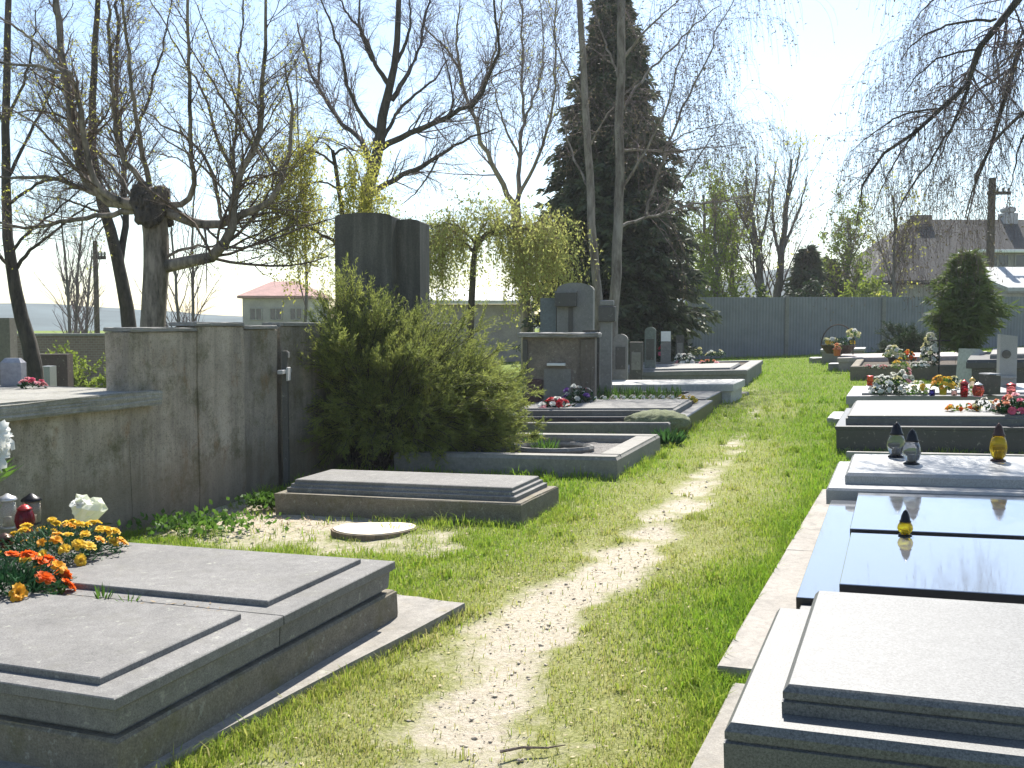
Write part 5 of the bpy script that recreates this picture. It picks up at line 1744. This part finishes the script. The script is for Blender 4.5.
tp = b0 + np.stack([dx * hgt * ln, dy * hgt * ln, hgt * (1.05 - .35 * ln) + .008], 1)
sd = np.stack([sx, sy, np.zeros(n)], 1)
V = np.stack([b0 - sd, b0 + sd, md + sd * .8, md - sd * .8, tp], 1)
i5 = np.arange(n)[:, None] * 5
t = NT('grass_blade')
ga = t.n('ShaderNodeAttribute'); ga.attribute_name = 'tone'
cg = t.ramp(ga.outputs['Fac'], [(0, (.42, .38, .16)), (.25, (.36, .385, .085)), (.55, (.30, .38, .05)), (1, (.19, .33, .025))])
t.col(cg); t.rough(.55); t.b.inputs['Specular IOR Level'].default_value = .3
tr = t.n('ShaderNodeBsdfTranslucent'); t.L(cg, tr.inputs['Color'])
mx = t.n('ShaderNodeMixShader'); mx.inputs[0].default_value = .45
t.L(t.b.outputs[0], mx.inputs[1]); t.L(tr.outputs[0], mx.inputs[2]); t.L(mx.outputs[0], t.out.inputs['Surface'])
gr = nmesh('grass', V.reshape(-1, 3), [i5 + np.array([[0, 1, 2, 3]]), i5 + np.array([[3, 2, 4]])], t.m)
tone = np.clip(.20 + .72 * lu + rng.normal(0, .22, n), 0, 1)
at = gr.data.attributes.new('tone', 'FLOAT', 'POINT')
at.data.foreach_set('value', np.repeat(tone, 5).astype(np.float32))
tagit(gr, kind='stuff')
print('grass blades', n)

# dry leaves and chips strewn about
def strewn(name, n, cen, ext, size, mat, seed):
    x = cen[0] + rng.normal(0, ext[0], n); y = cen[1] + rng.normal(0, ext[1], n)
    z = zground(x, y)
    k = outside_stones(x, y, z)
    x, y, z = x[k], y[k], z[k]; n = len(x)
    c = np.stack([x, y, z + .008], 1)
    a = nrm(rng.normal(0, 1, (n, 3)) * np.array([1, 1, .25])) * rng.uniform(size[0], size[1], (n, 1))
    b = nrm(np.cross(a, np.array([0, 0, 1.]) + rng.normal(0, .3, (n, 3)))) * np.linalg.norm(a, axis=1, keepdims=True) * .2
    V, Fq = leaf_quads(c, a, b)
    tagit(nmesh(name, V, [Fq], mat), kind='stuff')


a = gp(255, 510)
strewn('wood_chip_debris', 2600, (a.x, a.y), (.75, .5), (.012, .04), plain('wood_chip', (.42, .32, .20), .9, .35, 60), 1)
a = gp(560, 620)
strewn('dry_leaf_litter', 2600, (a.x - .1, a.y + 1.2), (.8, 2.2), (.012, .032), plain('dry_leaf', (.40, .33, .20), .9, .35, 40), 2)
dm = []
nn = 90
for M_, x0, x1, yc, zz in ((M1, -2.5, -.3, .965, .343),):
    lx = rng.uniform(x0, x1, nn) ; ly = yc + rng.normal(0, .035, nn)
    c = np.array([tuple(M_ @ Vector((a_, b_, zz))) for a_, b_ in zip(lx, ly)])
    a = nrm(rng.normal(0, 1, (nn, 3)) * np.array([1, 1, .15])) * rng.uniform(.01, .04, (nn, 1))
    dm.append((c, a))
c = np.concatenate([q[0] for q in dm]); a = np.concatenate([q[1] for q in dm])
V, Fq = leaf_quads(c, a, nrm(np.cross(a, np.array([0, 0, 1.]))) * np.linalg.norm(a, axis=1, keepdims=True) * .16)
tagit(nmesh('slab_debris', V, [Fq], plain('dry_leaf_dark', (.22, .16, .09), .9, .4, 40)), kind='stuff')
# pebbles and clods in the trodden earth
n0 = 26000
y = 2.4 + rng.uniform(0, 1, n0) ** 1.6 * 9; x = np.interp(y, PATHY, PATHX) + rng.normal(0, .55, n0)
k = (rng.uniform(0, 1, n0) < bare(x, y) * .06 + .006)
x, y = x[k], y[k]
z = zground(x, y)
k = outside_stones(x, y, z); x, y, z = x[k], y[k], z[k]; n = len(x)
sz = .0035 + .011 * rng.uniform(0, 1, n) ** 3
oct_ = np.array([(1, 0, 0), (0, 1, 0), (-1, 0, 0), (0, -1, 0), (0, 0, .7), (0, 0, -.7)], float)
V = np.stack([x, y, z + .004], 1)[:, None] + oct_[None] * sz[:, None, None] * rng.uniform(.6, 1.3, (n, 6, 1)) + rng.normal(0, 1, (n, 6, 3)) * sz[:, None, None] * .2
tri = np.array([(0, 1, 4), (1, 2, 4), (2, 3, 4), (3, 0, 4), (1, 0, 5), (2, 1, 5), (3, 2, 5), (0, 3, 5)])
Fq = (np.arange(n)[:, None, None] * 6 + tri[None]).reshape(-1, 3)
tagit(nmesh('pebbles', V.reshape(-1, 3), [Fq], plain('earth_clod', (.42, .36, .28), .95, .4, 30)), kind='stuff')
# fallen twig in the foreground
p = gp(500, 755)
st = MB().tube([(0, 0, .012), (.08, .015, .022), (.17, .02, .018), (.24, .05, .016)], [.006, .005, .004, .002], 6).build('fallen_twig', TWIG)
st.matrix_world = Matrix.Translation(drop(p))
tagit(st, 'bare fallen twig on the trodden path in the foreground', 'twig')

# ================================================================== HILLS, SKY, SUN, CAMERA
ths = np.radians(np.linspace(-50, 50, 160))
hd = 900.
az = np.degrees(ths)
elev = 3 + 46 * np.exp(-((az - 15.5) / 7) ** 2) + 14 * np.exp(-((az + 25) / 9) ** 2) + 8 * (fbm(az * .2, az * 0, 1, 9) - .3)
V = []
for r, zz in ((hd - 260, np.full_like(elev, -8)), (hd - 90, elev * .72), (hd, elev), (hd + 200, np.full_like(elev, -10))):
    V.append(np.stack([np.sin(ths) * r, np.cos(ths) * r, zz + 1], 1))
V = np.concatenate(V)
ix = np.arange(len(V)).reshape(4, -1)
Fq = np.stack([ix[:-1, :-1], ix[:-1, 1:], ix[1:, 1:], ix[1:, :-1]], -1).reshape(-1, 4)
hills = nmesh('hills', V, [Fq], plain('hazy_wooded_hill', (.085, .11, .115), 1.0, .25, .02), None, True)  # distance haze put into the wooded hills' colour as a muted blue
tagit(hills, kind='structure')

SUN_AZ, SUN_EL = math.radians(11), math.radians(50)
world = bpy.data.worlds.new('World')
scene.world = world
world.use_nodes = True
nt = world.node_tree
bg = nt.nodes['Background']
sky = nt.nodes.new('ShaderNodeTexSky')
sky.sky_type = 'NISHITA'
sky.sun_disc = False
sky.sun_elevation = SUN_EL
sky.sun_rotation = SUN_AZ
sky.air_density = 1.1
sky.dust_density = .8
sky.altitude = 300
sky.ozone_density = 1.6
nt.links.new(sky.outputs[0], bg.inputs['Color'])
bg.inputs['Strength'].default_value = .088
sl = bpy.data.lights.new('sun', 'SUN')
sl.energy = 4.6
sl.angle = math.radians(.55)
sl.color = (1, .955, .88)
so = bpy.data.objects.new('sun', sl)
COL.objects.link(so)
sv = Vector((math.sin(SUN_AZ) * math.cos(SUN_EL), math.cos(SUN_AZ) * math.cos(SUN_EL), math.sin(SUN_EL)))
so.rotation_euler = sv.to_track_quat('Z', 'Y').to_euler()
so.location = (0, 20, 30)

cam = bpy.data.cameras.new('camera')
cam.sensor_width = 36
cam.lens = F / 1024 * 36
cam.clip_start = .05
cam.clip_end = 6000
co = bpy.data.objects.new('camera', cam)
COL.objects.link(co)
co.location = EYE
co.rotation_euler = (PI / 2 - PITCH, 0, 0)
scene.camera = co
vs = scene.view_settings
vs.view_transform = 'Standard'
vs.look = 'None'
vs.exposure = 1.25
vs.gamma = 1
vs.use_curve_mapping = False
scene.render.engine = 'CYCLES'
scene.cycles.max_bounces = 6
scene.cycles.transparent_max_bounces = 8
scene.cycles.use_denoising = True


# the bright spring air
hz = MB().loft([(-70, 70, -8, 75, -4), (-70, 70, -8, 75, 17)])
t = NT('bright_air')
vol = t.n('ShaderNodeVolumePrincipled')
vol.inputs['Color'].default_value = (.95, .97, 1, 1)
vol.inputs['Density'].default_value = .0007
vol.inputs['Anisotropy'].default_value = .2
t.t.nodes.remove(t.b)
t.L(vol.outputs[0], t.out.inputs['Volume'])
tagit(hz.build('haze', t.m), kind='stuff')
